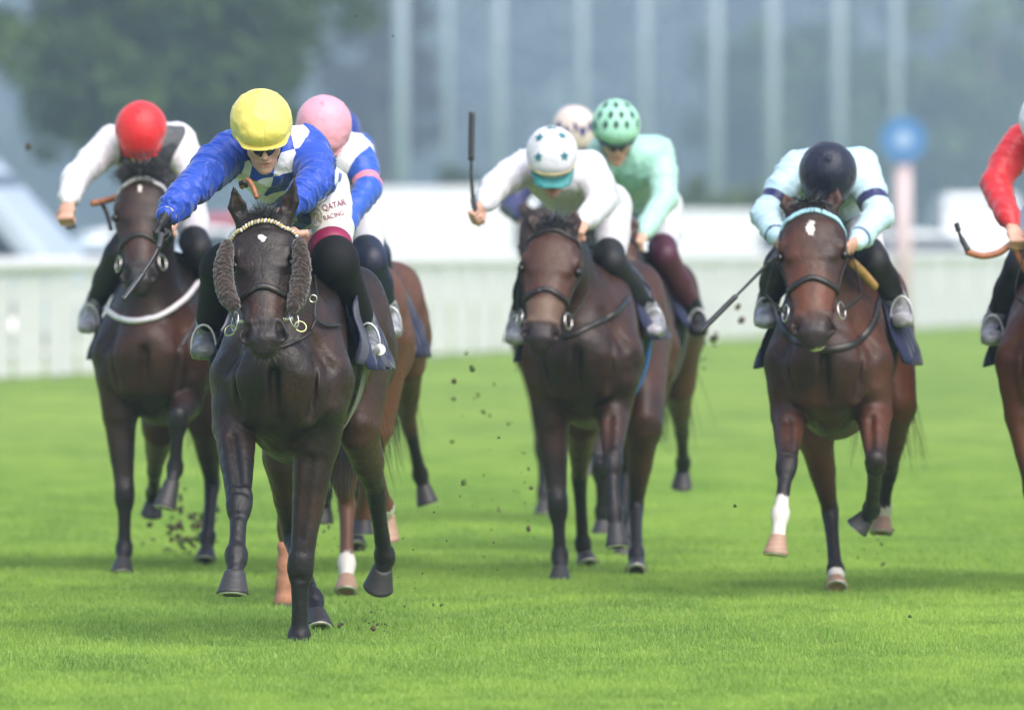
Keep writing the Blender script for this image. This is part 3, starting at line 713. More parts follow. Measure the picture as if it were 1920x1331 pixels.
    if s.get('braid'):
        cm = catmull(bb, 9); sn = [snap(tree, p, .006)[0] for p in cm]
        # resample evenly and set alternating braid beads
        cu = np.concatenate([[0], np.cumsum([np.linalg.norm(b-a) for a, b in zip(sn[:-1], sn[1:])])]); n = 34; ps = np.array([[np.interp(u, cu, [p[i] for p in sn]) for i in range(3)] for u in np.linspace(0, cu[-1], n)])
        bo = put('browband', *tube(ps, .0065, 8), plain('braid_blue', (.03, .09, .36), .6), r)
        for k in range(n-1):
            d = unit(ps[k+1]-ps[k]); c0 = lerp(ps[k], ps[k+1], .5); nr = snap(tree, c0, 0)[1]; la = unit(np.cross(d, nr)); m_ = BW[0] if k % 2 else BW[1]
            put('braid_bead', *ball(c0+nr*.002, (.0062, .0115, .008), 10, 8, (unit(d+la*.45), unit(la-d*.45), nr)), m_, r, parent=bo)
    else:
        hs(bb, .022, .008, s.get('browmat', LEATHER), 'browband')
    # bit rings, reins
    hands = s.get('hands')
    for j, sx in enumerate((-1, 1)):
        bc = H(.452, sx*.09*qq, -.085)
        put('bit_ring', *torus(bc, sd*sx+fr*.55, .030, .0036, 30, 8, 1.3, up=ax), STEEL, r)
        if hi:
            put('bit_ring', *torus(H(.475, sx*.108*qq, -.115), sd*sx*.4+fr, .023, .003, 26, 8), plain('brass_ring', (.5, .52, .25), .25, metal=.8), r)
            put('bit_mouthpiece', *tube([H(.455, sx*.03, -.088), H(.453, sx*.088*qq, -.085)], .008, 10), STEEL, r)
        if hands is not None:
            hp_ = P(hands[j][0], hands[j][1], D0+hands[j][2]); nm = lerp(bc, hp_, .5)+RT*sx*.07-UP*.05; cm = catmull([bc, lerp(bc, nm, .5)+RT*sx*.02, nm, hp_], 10); out = []
            for p in cm[:-2]:
                co_, no_, i_, d_ = tree.find_nearest(Vector(tuple(p))); co_ = np.array(co_); no_ = np.array(no_)
                out.append(p if np.dot(p-co_, no_) > .008 else co_+no_*.009)
            out += cm[-2:]
            put('rein', *ribbon(out, [RT*sx]*len(out), .016, .004), LEATHER, r)
    if s.get('sheepskin'):
        for sx, path in zip((-1, 1), s['sheepskin']):
            ps = catmull([P(a, b, D0+d_) for a, b, d_ in path], 8); n = len(ps); rr = [s['skinr']*(math.sin(PI*min(1, max(0, (i+1.2)/(n+1.4))))**.33) for i in range(n)]
            v, f = tube(ps, rr, 40); v = np.array(v); sub = []
            me = meshdata('t', v, [x for x in f if len(x) == 4]); ob = bpy.data.objects.new('t', me)
            pp = [Prim(a, b, (ra_, ra_*.8), (rb_, rb_*.8), RT, k=.01) for a, b, ra_, rb_ in zip(ps[:-1], ps[1:], rr[:-1], rr[1:])]
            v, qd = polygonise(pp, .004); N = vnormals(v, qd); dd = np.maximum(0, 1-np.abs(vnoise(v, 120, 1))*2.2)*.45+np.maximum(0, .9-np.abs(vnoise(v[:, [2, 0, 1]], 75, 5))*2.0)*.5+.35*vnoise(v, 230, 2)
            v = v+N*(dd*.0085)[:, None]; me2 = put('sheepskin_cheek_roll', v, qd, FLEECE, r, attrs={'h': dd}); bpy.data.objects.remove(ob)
    if s.get('breast'):
        mat, w, th, pth = s['breast']; cm = catmull([P(a, b, D0-.9) for a, b in pth], 8); out = []; nn_ = []
        for p in cm:
            d = unit(p-np.array((0, 0, HC))); h, no, i_, ds = tree.ray_cast(Vector(tuple(p)), Vector(tuple(d)))
            if h is None: continue
            if out and abs(h[1]-out[-1][1]) > .25: continue
            out.append(np.array(h)+np.array(no)*.004); nn_.append(np.array(no))
        put('breastplate', *ribbon(out, nn_, w, th), mat, r)
    # saddle cloth, girth, saddle: draped by casting on to the body
    def drape(y0, y1, a0, a1, off, mat, name, ny=14, na=30, flare=0, wav=0):
        vo = []
        for i in range(ny+1):
            for j in range(na+1):
                y = lerp(y0, y1, i/ny); a = math.radians(lerp(a0, a1, j/na)); cen = Lc(0, y, 1.10); dr = RT*math.sin(a)+UP*math.cos(a)
                h = tree.ray_cast(Vector(tuple(cen+dr*.75)), Vector(tuple(-dr)))[0]; h = cen+dr*.3 if h is None else np.array(h)
                u = abs(a)/1.6; vo.append(h+dr*(off+flare*max(0, u-.55)**1.5+wav*max(0, u-.4)*math.sin(i*1.3+j*.25)))
        q_ = np.arange(len(vo)).reshape(ny+1, na+1); F = np.stack([q_[:-1, :-1], q_[:-1, 1:], q_[1:, 1:], q_[1:, :-1]], -1).reshape(-1, 4); o = put(name, np.array(vo), F, mat, r)
        so = o.modifiers.new('thickness', 'SOLIDIFY'); so.thickness = .006; so.offset = 1; return o
    drape(.34, .95, -s.get('clothL', 108), s.get('clothR', 106), .010, NAVY, 'saddle_cloth', 18, 50, .16, .045)
    drape(.55, .66, -175, 175, .012, s.get('girth', plain('girth_webbing', (.10, .10, .11), .8)), 'girth', 3, 70)
    drape(.40, .86, -38, 38, .028, LEATHER, 'saddle', 10, 20)
    return r, tree, Lc, H, O, body
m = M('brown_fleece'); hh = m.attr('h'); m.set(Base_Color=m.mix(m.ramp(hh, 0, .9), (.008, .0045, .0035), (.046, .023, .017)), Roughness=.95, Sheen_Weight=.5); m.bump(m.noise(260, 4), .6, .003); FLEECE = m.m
BW = [plain('braid_cream', (.62, .58, .48), .6, bump=.2), plain('braid_gold', (.50, .38, .14), .6, bump=.2)]
# ------------------------------------------------------------ riders
SKIN = None
def skinmat():
    m = M('skin'); n = m.noise(14, 4); c = m.mix(m.ramp(n, .3, .7), (.52, .28, .20), (.62, .37, .28)); c = m.mix(m.math('MULTIPLY', m.attr('lip'), .8), c, (.32, .09, .08)); c = m.mix(m.math('MULTIPLY', m.attr('beard'), .5), c, (.22, .13, .10))
    m.set(Base_Color=c, Roughness=.5, Subsurface_Weight=.12); m.b.inputs['Subsurface Radius'].default_value = (.01, .004, .002); m.bump(m.noise(180, 4), .2, .001); return m.m
SKIN = skinmat()
def cloth_mat(name, fn, rough=.40, sheen=.25, fine=1.0):
    m = M(name); c = fn(m); m.set(Base_Color=c, Roughness=rough, Sheen_Weight=sheen); m.b.inputs['Specular IOR Level'].default_value = .35
    a = m.ramp(m.math('ABSOLUTE', m.math('SUBTRACT', m.noise(13, 3, .5, m.coord((1, 1, 1.5))), .5)), 0, .09, 1, 0); b = m.noise(60, 3, .5); nb = m.bump(a, .16*fine, .006); nb = m.bump(b, .2*fine, .003, nb); m.bump(m.noise(900, 2), .15, .0004, nb); return m.m
def scheme(torso, sleeve, checks=None, band=None, yoke=None, side=None, cuff=None, top=None):
    def fn(m):
        t = m.sep(m.attrv('tc')); arm = m.attr('arm'); base = torso
        if checks:
            ck = m.n('ShaderNodeTexChecker'); cb = m.n('ShaderNodeCombineXYZ'); m.inp(cb.inputs[0], t[0]); m.inp(cb.inputs[1], t[1]); cb.inputs[2].default_value = .5
            m.t.links.new(cb.outputs[0], ck.inputs['Vector']); ck.inputs['Scale'].default_value = checks[1]; m.inp(ck.inputs['Color1'], torso); m.inp(ck.inputs['Color2'], checks[0]); base = ck.outputs[0]
        if yoke: base = m.mix(m.ramp(t[2], yoke[1]-.006, yoke[1]+.006), yoke[0], base)
        if side: base = m.mix(m.ramp(m.math('ABSOLUTE', m.math('SUBTRACT', t[0], side[1])), side[2]-.003, side[2]+.003), side[0], base)
        sl = sleeve
        if top: sl = m.mix(m.ramp(arm, top[1]-.02, top[1]+.02), top[0], sl)
        for b in (band or []): sl = m.mix(m.math('MULTIPLY', m.ramp(arm, b[1]-.012, b[1]+.012), m.ramp(arm, b[2]-.012, b[2]+.012, 1, 0)), sl, b[0])
        if cuff: sl = m.mix(m.ramp(arm, 1.86, 1.88), sl, cuff)
        return m.mix(m.ramp(m.attr('slv'), -.002, .002), base, sl)
    return fn
def flat(c):
    def fn(m): return m.mix(m.ramp(m.noise(12, 4), .3, .7), tuple(x*.93 for x in c), c)
    return fn
BOOT = plain('boot_leather', (.008, .008, .009), .62, var=.2, bump=.25, bscale=90, bdist=.002); BLACKCL = plain('black_knit', (.007, .007, .008), .75, bump=.6, bscale=600, bdist=.001, spec=.25)
GOG = plain('goggle_lens', (.006, .006, .008), .08, bump=0); STR = plain('stirrup_alloy', (.50, .50, .52), .35, metal=.5)
def hand(prims, W, f, g, m, s=1.0, skinr=0):
    """five fingers curled round a grip axis g; f points out of the wrist, m is the palm side"""
    f = unit(f); g = unit(g-f*np.dot(g, f)); m = unit(m-f*np.dot(m, f)-g*np.dot(m, g)); e = skinr
    prims.append(Prim(W-f*.01*s, W+f*.045*s, (.027*s+e, .02*s+e), (.038*s+e, .017*s+e), g, k=.012)); prims.append(Prim(W+f*.04*s, W+f*.082*s, (.037*s+e, .017*s+e), (.034*s+e, .013*s+e), g, k=.008, rw=.016))
    grip = W+f*.078*s+m*.03*s; ends = []
    for i, (o, ln, r) in enumerate(((-.030, .95, .0092), (-.010, 1.06, .0098), (.010, 1.0, .0094), (.029, .82, .0082))):
        K = W+f*.086*s+g*o*s-m*.002*s; a = K+(f*.30+m*.95)*.038*s*ln; b = a+(-f*.85+m*.45)*.026*s*ln; c = b+(-f*.75-m*.65)*.019*s*ln
        prims.append(Prim(K, a, r*s+e, r*s*.95+e, g, k=.004)); prims.append(Prim(a, b, r*s*.95+e, r*s*.85+e, g, k=.003)); prims.append(Prim(b, c, r*s*.85+e, r*s*.75+e, g, k=.003)); ends.append((a, b, c, r*s))
        prims.append(Prim(K-m*.004*s, K-m*.004*s+g*.0001, r*s*1.2+e, None, g, k=.006))
    T0_ = W+f*.02*s-g*.026*s+m*.008*s; T1 = W+f*.058*s-g*.047*s+m*.022*s; T2 = T1+(f*.5+g*.5+m*.45)*.032*s; T3 = T2+(f*.2+g*.9+m*.25)*.022*s
    prims.append(Prim(T0_, T1, .014*s+e, .0115*s+e, g, k=.01)); prims.append(Prim(T1, T2, .0115*s+e, .0102*s+e, g, k=.004)); prims.append(Prim(T2, T3, .0102*s+e, .0085*s+e, g, k=.004))
    return grip, (T1, T2, T3), ends
def person(s):
    D = s['D']; J = {k: P(v[0], v[1], D+v[2]) for k, v in s['j'].items()}; hi = s.get('hi', False); vx = .005 if hi else .010
    O = np.array((J['pel'][0], J['pel'][1], 0.0)); r = Root('person', O, s['label'], 'jockey', 'jockeys riding in the race')
    cap = J['cap']; sh = (J['shL'], J['shR']); el = (J['elL'], J['elR']); wr = (J['wrL'], J['wrR']); pel = J['pel']; kn = (J['knL'], J['knR']); an = (J['anL'], J['anR'])
    mid = lerp(sh[0], sh[1], .5); side = unit(sh[1]-sh[0]); spine = unit(mid-pel); vent = np.cross(side, spine); vent = vent if vent[2] < 0 else -vent; sd2 = unit(lerp(side, RT, .6))
    f = unit(s['face']); hr = unit(np.cross(f, s.get('up', (0, 0, 1)))); hr = unit(hr+np.array((0, 0, s.get('roll', 0)))); hr = unit(hr-f*np.dot(hr, f)); u = np.cross(hr, f); u = u if u[2] > 0 else -u
    if hr[0] < 0: hr = -hr
    Hd = lambda a, b, c: cap+hr*a+f*b+u*c
    hs_ = s.get('hs', 1.0)
    # ---- body: one continuous skin
    b = []; b.append(Prim(pel, lerp(pel, mid, .55), (.11, .09), (.13, .095), sd2, k=.04)); b.append(Prim(lerp(pel, mid, .5), lerp(pel, mid, .95)+vent*.03, (.14, .10), (.145, .09), side, k=.05)); b.append(Prim(sh[0], sh[1], .052, .052, (0, 1, 0), k=.04))
    nk = mid+spine*.03; hb = Hd(0, -.03, -.11)
    b.append(Prim(nk, hb, (.055, .06), (.05, .055), hr, k=.03)); b.append(Prim(Hd(0, -.012, 0), Hd(0, -.012, .01), (.076, .098), None, hr, k=.02, rw=.105))
    b.append(Prim(Hd(0, .02, -.08), Hd(0, .038, -.135), (.066, .07), (.052, .055), hr, k=.03)); b.append(Prim(Hd(0, .070, -.168), Hd(0, .070, -.170), (.024, .022), None, hr, k=.02, rw=.018))
    b.append(Prim(Hd(0, .083, -.04), Hd(0, .106, -.102), (.009, .011), (.0125, .013), hr, k=.012)); 
    for sx in (-1, 1):
        b.append(Prim(Hd(sx*.012, .096, -.106), Hd(sx*.013, .095, -.107), .0085, None, hr, k=.006)); b.append(Prim(Hd(sx*.038, .064, -.085), Hd(sx*.042, .056, -.10), (.02, .02), None, hr, k=.02))
        b.append(Prim(Hd(sx*.031, .085, -.048), Hd(sx*.033, .085, -.049), (.014, .012), None, hr, k=.008, op='-')); b.append(Prim(Hd(sx*.015, .085, -.03), Hd(sx*.045, .072, -.032), (.008, .008), None, u, k=.01))
        b.append(Prim(Hd(sx*.075, -.005, -.04), Hd(sx*.077, -.012, -.085), (.009, .018), (.008, .012), hr, k=.008))
    b.append(Prim(Hd(-.017, .090, -.129), Hd(.017, .090, -.129), (.0065, .008), None, u, k=.006)); b.append(Prim(Hd(-.014, .086, -.142), Hd(.014, .086, -.142), (.0065, .008), None, u, k=.006)); b.append(Prim(Hd(-.02, .099, -.1355), Hd(.02, .099, -.1355), (.0022, .010), None, u, k=.003, op='-'))
    gl = {}; grips = []
    for i in (0, 1):
        sx = (-1, 1)[i]; b.append(Prim(sh[i], el[i], .046, .037, RT, k=.03)); b.append(Prim(el[i], wr[i], .038, .024, RT, k=.02))
        fd, gd, md = [np.asarray(q, float) for q in s['hand'][i]]; gp = hand(b, wr[i], fd, gd, md, s.get('hsz', 1.0)); grips.append(gp)
        hip = pel+sd2*sx*.07-spine*.02; b.append(Prim(hip, kn[i], (.066, .075), (.046, .048), RT, k=.03)); b.append(Prim(kn[i], an[i], (.044, .048), .034, RT, k=.012))
        toe = an[i]+np.array((sx*.01, -.14, -.055)); b.append(Prim(an[i]+np.array((0, .03, -.03)), toe, (.028, .026), (.03, .014), RT, k=.01))
    V, Q = polygonise(b, .0045 if hi else .0065, 1)
    lp = np.exp(-(((V-Hd(0, .09, -.135))@hr/.024)**2+((V-Hd(0, .09, -.135))@u/.011)**2+((V-Hd(0, .09, -.135))@f/.02)**2)); bd = np.exp(-(((V-Hd(0, .05, -.155))**2).sum(1)/.05**2))
    put('body', V, Q, SKIN, r, attrs={'lip': lp, 'beard': bd*s.get('beard', .4)})
    # ---- silks
    ts = []; e = s.get('puff', 1.0)
    ts.append(Prim(pel-spine*.10+vent*.02, lerp(pel, mid, .5), (.138, .118), (.165, .125), sd2, k=.05)); ts.append(Prim(lerp(pel, mid, .5), mid-spine*.01+vent*.035, (.165, .125), (.165, .115), side, k=.05)); ts.append(Prim(lerp(sh[0], sh[1], .1), lerp(sh[0], sh[1], .9), .078, .078, (0, 1, 0), k=.05))
    ts.append(Prim(lerp(pel, mid, .35)+vent*.05, lerp(pel, mid, .85)+vent*.085, (.13, .09), (.13, .08), side, k=.05))
    ts.append(Prim(mid, nk+(hb-nk)*.35, (.075, .08), (.066, .07), hr, k=.03))
    av = []
    for i in (0, 1):
        m_ = lerp(sh[i], el[i], .5); av.append(Prim(sh[i], m_, .076*e, .070*e, RT, k=.035)); av.append(Prim(m_, el[i], .070*e, .061*e, RT, k=.025)); av.append(Prim(el[i], lerp(el[i], wr[i], .72), .062*e, .053*e, RT, k=.022)); av.append(Prim(lerp(el[i], wr[i], .68), lerp(el[i], wr[i], .97), .055*e, .034, RT, k=.012))
    V, Q = polygonise(ts+av, vx, 1); N = vnormals(V, Q)
    dt = evalv(ts, V); da = evalv(av, V); arm = np.zeros(len(V)); lc = V.copy(); bestd = np.full(len(V), 9.0)
    for i in (0, 1):
        for (A_, B_, o_) in ((sh[i], el[i], 0), (el[i], wr[i], 1)):
            ab = B_-A_; t = (V-A_)@ab/(ab@ab); tc_ = np.clip(t, 0, 1); dd = np.linalg.norm(V-A_-tc_[:, None]*ab, axis=1); m_ = dd < bestd; bestd[m_] = dd[m_]; arm[m_] = o_+tc_[m_]
            lc[m_] = V[m_]*.55+((tc_+o_)[:, None]*unit(ab)*.40)[m_]
    rel = V-pel; ss = rel@side; vv = rel@spine; ww = rel@vent; ang = np.arctan2(ss, -ww); tc = np.stack([ss+.012, ww-.42*vv+.5, ww], 1); slv = dt-da-.004
    amp = s.get('wrinkle', 1.0); wv = np.where((slv > 0)[:, None], lc*1.0, V*np.array([1.0, .6, .8]))
    warp = wv+.045*np.stack([vnoise(V, 9, 1), vnoise(V, 9, 2), vnoise(V, 9, 3)], 1)
    rdg = lambda q_, k_: np.maximum(0, 1-np.abs(q_)*k_)**1.3
    fold = rdg(vnoise(warp, 12, 1), 2.6)*.009+rdg(vnoise(warp+.3, 17, 6), 3.5)*.0045*(vnoise(V, 7, 4) > -.2)+rdg(vnoise(V[:, [1, 2, 0]], 21, 5), 4.0)*.003+fbm(V, 7, 2, 8)*.008-.004
    fade = np.clip(.3+bestd*0+1, 0, 1); cuff = sstep(arm, 1.5, 1.8)*(slv > 0)
    fold += cuff*.004*np.sin(ang*0+np.arctan2((V-J['wrL'])[:, 0], (V-J['wrL'])[:, 1])*14)
    V = V+N*(fold*amp)[:, None]
    silks = put('silks', V, Q, s['silks'], r, attrs={'slv': slv, 'arm': arm, 'tc': tc}); 
    # ---- breeches
    bp = [Prim(pel-spine*.05-vent*.01, pel+spine*.06, (.125, .115), (.125, .11), sd2, k=.04)]
    for i in (0, 1):
        sx = (-1, 1)[i]; hip = pel+sd2*sx*.072-spine*.03; m_ = lerp(hip, kn[i], .5)
        bp.append(Prim(hip, m_, (.082, .10), (.080, .088), RT, k=.05)); bp.append(Prim(m_, lerp(kn[i], m_, .04), (.080, .088), (.056, .060), RT, k=.015))
    V, Q = polygonise(bp, vx, 1); N = vnormals(V, Q); V = V+N*((1-np.abs(vnoise(V*np.array([1, .6, 1.2]), 22, 3))*2)*.004+fbm(V, 9, 2, 5)*.005)[:, None]*amp
    br = put('breeches', V, Q, s['breeches'], r); brt = bvh(V, Q)
    # ---- boots, stirrups
    for i in (0, 1):
        sx = (-1, 1)[i]; toe = an[i]+np.array((sx*.012, -.185, -.07)); bp = []
        if s.get('kneepad'): bp.append(Prim(lerp(kn[i], pel, .07), kn[i], (.084, .088), (.083, .088), RT, k=.01)); bp.append(Prim(kn[i], lerp(kn[i], an[i], .75), (.082, .085), (.058, .062), RT, k=.04))
        else: bp.append(Prim(lerp(kn[i], pel, .14), kn[i], (.076, .080), (.070, .074), RT, k=.01)); bp.append(Prim(kn[i], lerp(kn[i], an[i], .45), (.070, .074), (.060, .062), RT, k=.01)); bp.append(Prim(lerp(kn[i], an[i], .4), an[i], (.060, .062), (.044, .046), RT, k=.03))
        V, Q = polygonise(bp, vx, 1); put('boot_leg', V, Q, s.get('leg', BOOT), r)
        fp = [Prim(lerp(kn[i], an[i], .72), an[i], (.05, .055), (.047, .055), RT, k=.02), Prim(an[i]+np.array((0, .035, -.035)), toe, (.042, .042), (.045, .028), RT, k=.03), Prim(an[i]+np.array((0, .045, -.07)), toe+np.array((0, .01, -.02)), (.035, .012), (.042, .010), RT, k=.006)]
        V, Q = polygonise(fp, vx, 1); N = vnormals(V, Q); V = V+N*((1-np.abs(vnoise(V, 30, 3))*2)*.004)[:, None]; put('boot', V, Q, s.get('foot', BOOT), r)
        hroot = s['horse'][0]; c_ = lerp(an[i], toe, .72)+np.array((0, 0, .03)); side_ = RT*.056
        side_ = RT*.048; bow = [c_-side_-UP*.06]+[c_-side_*math.cos(a)+UP*(-.03+.085*math.sin(a)) for a in np.linspace(0, PI, 11)]+[c_+side_-UP*.06]
        st = put('stirrup', *tube(bow, .0055, 8), STR, hroot); put('tread', *tube([c_-side_-UP*.06, c_+side_-UP*.06], .013, 8), STR, hroot, parent=st)
        lt = c_+UP*.08; put('stirrup_leather', *ribbon([lt, lerp(lt, s['horse'][2](sx*.2, .55, 1.36), .6)+RT*sx*.03, s['horse'][2](sx*.17, .55, 1.42)], [RT*sx]*3, .022, .004), LEATHER, hroot)
    # ---- cap
    R_ = .117*hs_; cp = [Prim(Hd(0, -.004, .004), Hd(0, -.004, .014), (R_, R_*1.06), None, hr, k=.02, rw=R_*.98), Prim(Hd(0, -.004, -.05), Hd(0, -.004, .0), (R_*.97, R_*1.02), (R_, R_*1.06), hr, k=.01), Plane(Hd(0, 0, -.048), -u*1.0+f*-.12, .012), Prim(Hd(0, .075, .02), Hd(0, .09, .0), (R_*.72, .05), None, hr, k=.03)]
    cp.append(Prim(Hd(0, -.006, .012+R_*.98), Hd(0, -.006, .018+R_*.98), (.012, .012), None, hr, k=.006, rw=.008))
    V, Q = polygonise(cp, .004 if hi else .008, 1); N = vnormals(V, Q)
    a_ = np.arctan2((V-cap)@hr, (V-cap)@f); hgt = (V-cap)@u; seam = -np.exp(-(np.sin(a_*3)/.05)**2)*.003*(hgt > -.03)
    wk = np.maximum(0, 1-np.abs(vnoise(V*np.array([1, 1, .5])+.02*vnoise(V, 20, 1)[:, None], 15, 7))*3.0)*.0035-np.maximum(0, 1-np.abs(vnoise(V*np.array([1, 1, .7]), 11, 2))*5)*.003+(1-np.abs(vnoise(V, 34, 3))*2)*.0016+fbm(V, 12, 2, 2)*.003
    bandl = np.exp(-((hgt+.030+(V-cap)@f*.12)/.004)**2)*-.003
    V = V+N*((wk*.6 if hi else wk*.5)+seam+bandl)[:, None]
    cpo = put('cap', V, Q, s['cap'], r); ct = bvh(V, Q)
    pk = [Prim(Hd(0, .06, -.030), Hd(0, .10+s.get('pk', 0), -.044-s.get('pk', 0)*.8), (.106*hs_, .013), (.092*hs_, .006), hr, k=.02, rw=.04), Plane(Hd(0, .02, 0), -f, .01)]
    V, Q = polygonise(pk, .0035 if hi else .007, 1); put('peak', V, Q, s.get('peak', s['cap']), r, parent=cpo)
    if s.get('peakband'):
        ps = [snap(ct, Hd(.13*math.sin(a), .16*math.cos(a), -.028), .003) for a in np.linspace(-1.2, 1.2, 24)]; put('cap_band', *ribbon([p for p, n in ps], [n for p, n in ps], .014, .003), s['peakband'], r, parent=cpo)
    for (dx, dy) in s.get('stars', []):
        p = np.array((cap[0]+dx, cap[1]-1, cap[2]+dy)); h, no, _, _ = ct.ray_cast(Vector(tuple(p)), Vector((0, 1, 0)))
        if h is None: continue
        h = np.array(h)+np.array(no)*.003; no = np.array(no); a1 = unit(np.cross(no, UP)); a2 = np.cross(a1, no); k_, ro, ri = s['starkind']; n_ = k_*2
        rg = [h+(a1*math.sin(PI*q/k_)+a2*math.cos(PI*q/k_))*(ro if q % 2 == 0 else ri) for q in range(n_)]
        put('cap_star', *loft([[p_-no*.01 for p_ in rg], rg]), s['starmat'], r, parent=cpo, smooth=False)
    # ---- goggles
    if s.get('goggles', True):
        gp_ = [Prim(Hd(-.052, .060, -.062), Hd(-.012, .098, -.074), (.026, .012), (.029, .013), u, k=.008), Prim(Hd(.052, .060, -.062), Hd(.012, .098, -.074), (.026, .012), (.029, .013), u, k=.008), Prim(Hd(-.02, .099, -.056), Hd(.02, .099, -.056), (.012, .01), None, u, k=.01), Prim(Hd(-.079, .0, -.05), Hd(-.052, .060, -.06), (.014, .006), (.018, .010), u, k=.006), Prim(Hd(.079, .0, -.05), Hd(.052, .060, -.06), (.014, .006), (.018, .010), u, k=.006)]
        V, Q = polygonise(gp_, .0035 if hi else .007, 1); put('goggles', V, Q, GOG, r)
    # strap and ear guard
    for sx in (-1, 1): put('chin_strap', *ribbon([Hd(sx*.088, -.01, -.03), Hd(sx*.076, .01, -.10), Hd(sx*.045, .04, -.155), Hd(0, .055, -.178)], [hr*sx, hr*sx, hr*sx-u, -u], .016, .003), BLACKCL, r)
    return r, grips, brt, J, Hd
def whip(path, rad, label, D, handle=.25, hm=None, flap=True, hcol=None):
    pts = [P(a, b, D+d) for a, b, d in path]; c = catmull(pts, 8); r = Root('whip', c[0], label, 'whip', 'whips carried by the jockeys'); n = len(c); k = max(2, int(n*handle))
    put('handle', *tube(c[:k+1], [rad*1.5*(1.15 if i in (0, 1) else 1) for i in range(k+1)], 12), hcol or plain('whip_grip', (.045, .045, .05), .45, bump=.6, bscale=400), r)
    f0 = int(n*.62); put('shaft', *tube(c[k:f0+2], [lerp(rad*1.1, rad*.75, i/(f0-k+1)) for i in range(f0+2-k)], 10), plain('whip_shaft', (.03, .03, .033), .35), r)
    nn = [np.array((0.15, -1, .2))]*(n-f0)
    if flap:
        o = put('flap', *ribbon(c[f0:], nn, rad*3.2, .006), hm or plain('whip_flap', (.022, .022, .026), .4, bump=.5, bscale=200), r); put('flap_layer', *ribbon([p+np.array((.004, -.007, .003)) for p in c[f0:]], nn, rad*1.5, .004), plain('whip_flap_edge', (.06, .06, .068), .35), r, parent=o)
    return r
# ------------------------------------------------------------ the nine horses
C_DARK = coat('coat_dark_brown', (.009, .0055, .0045), (.062, .026, .015), .38)
C_BAY = coat('coat_bay', (.018, .0075, .005), (.13, .040, .016), .42, .7)
C_BAY2 = coat('coat_dark_bay', (.013, .007, .005), (.078, .028, .014), .42, .7)
C_CHEST = coat('coat_chestnut', (.06, .026, .015), (.14, .055, .028), .45, .6)
HORSES = {}
def H_(key, **s): HORSES[key] = (horse(s), s); print('horse', key, round(time.time()-T0, 1))
H_('lead', D=44.0, px=527, vox=VOX0, mat=C_DARK, warm=.42, label='dark brown leading racehorse with brown sheepskin cheek rolls and small white star', check=1,
   poll=(492, 402, -.52), muz=(492, 644, -.84), headw=1.32, taper=1, eyex=.086, eyed=-.042, hoof=.94, legw=.97, ears=((438, 352, -.50), (553, 337, -.50)), star=(.125, .026, .026), braid=1, tail=-.12,
   FL=[(440, 800, .0), (449, 945, -.32), (443, 1044, -.47), (440, 1074, -.52), (438, 1108, -.58)],
   FR=[(592, 835, .05), (564, 1062, .02), (561, 1196, .06), (559, 1214, -.02), (556, 1236, -.08)],
   HL=[(535, 855, 1.25), (547, 1000, 1.5), (586, 1125, 1.15), (593, 1150, 1.07), (598, 1186, 1.0)],
   HR=[(672, 800, 1.35), (703, 915, 1.65), (721, 1043, 1.85), (717, 1066, 1.85), (711, 1090, 1.90)],
   sheepskin=[[(427, 456, -.61), (419, 500, -.65), (424, 548, -.70), (440, 576, -.74)], [(560, 453, -.61), (566, 500, -.65), (560, 548, -.70), (548, 580, -.74)]], skinr=.031,
   girth=plain('olive_girth', (.20, .21, .16), .8), hands=[(500, 398, -.2), (535, 405, -.22)], mane=-.1, clothR=100, clothL=95)
H_('red', D=53.0, px=283, mat=C_BAY2, warm=.35, label='dark bay racehorse wearing a white breast band, ridden by the red capped jockey',
   poll=(264, 322, -.5), muz=(258, 532, -.84), headw=1.14, ears=((228, 312, -.35), (303, 312, -.35)), star=(.10, .03, .016), forelock=1.5, browmat=WHT,
   FL=[(225, 780, .05), (234, 930, 0), (233, 1030, .03), (231, 1048, -.02), (230, 1068, -.07)],
   FR=[(348, 752, 0), (334, 790, -.36), (328, 878, -.3), (322, 905, -.34), (312, 945, -.42)],
   HL=[(300, 800, 1.4), (290, 880, 1.8), (288, 925, 2.1), (288, 938, 2.12), (286, 958, 2.15)],
   HR=[(385, 790, 1.3), (398, 905, 1.6), (389, 1008, 1.3), (388, 1030, 1.25), (386, 1056, 1.2)],
   breast=(WHT, .026, .016, [(188, 552), (205, 583), (235, 600), (262, 604), (300, 592), (345, 560), (370, 530)]),
   )
H_('blue9', D=52.6, px=628, mat=C_CHEST, warm=.4, label='chestnut brown racehorse behind the pink capped jockey, only its rump and hind leg showing',
   poll=(625, 430, -.5), muz=(620, 640, -.84), ears=((605, 425, -.45), (645, 425, -.45)), headw=1.0, forelock=.3,
   FL=[(610, 780, 0), (612, 850, -.3), (606, 930, -.1), (606, 945, -.05), (606, 965, 0)],
   FR=[(705, 780, 0), (690, 860, -.3), (680, 930, -.1), (680, 945, -.05), (680, 965, 0)],
   HL=[(680, 780, 1.3), (672, 880, 1.6), (668, 990, 1.4), (668, 1008, 1.35), (668, 1030, 1.3)],
   HR=[(764, 680, 1.55), (766, 790, 1.95), (788, 890, 2.2), (794, 912, 2.2), (803, 944, 2.2)], pts=(1.0, 1.3))
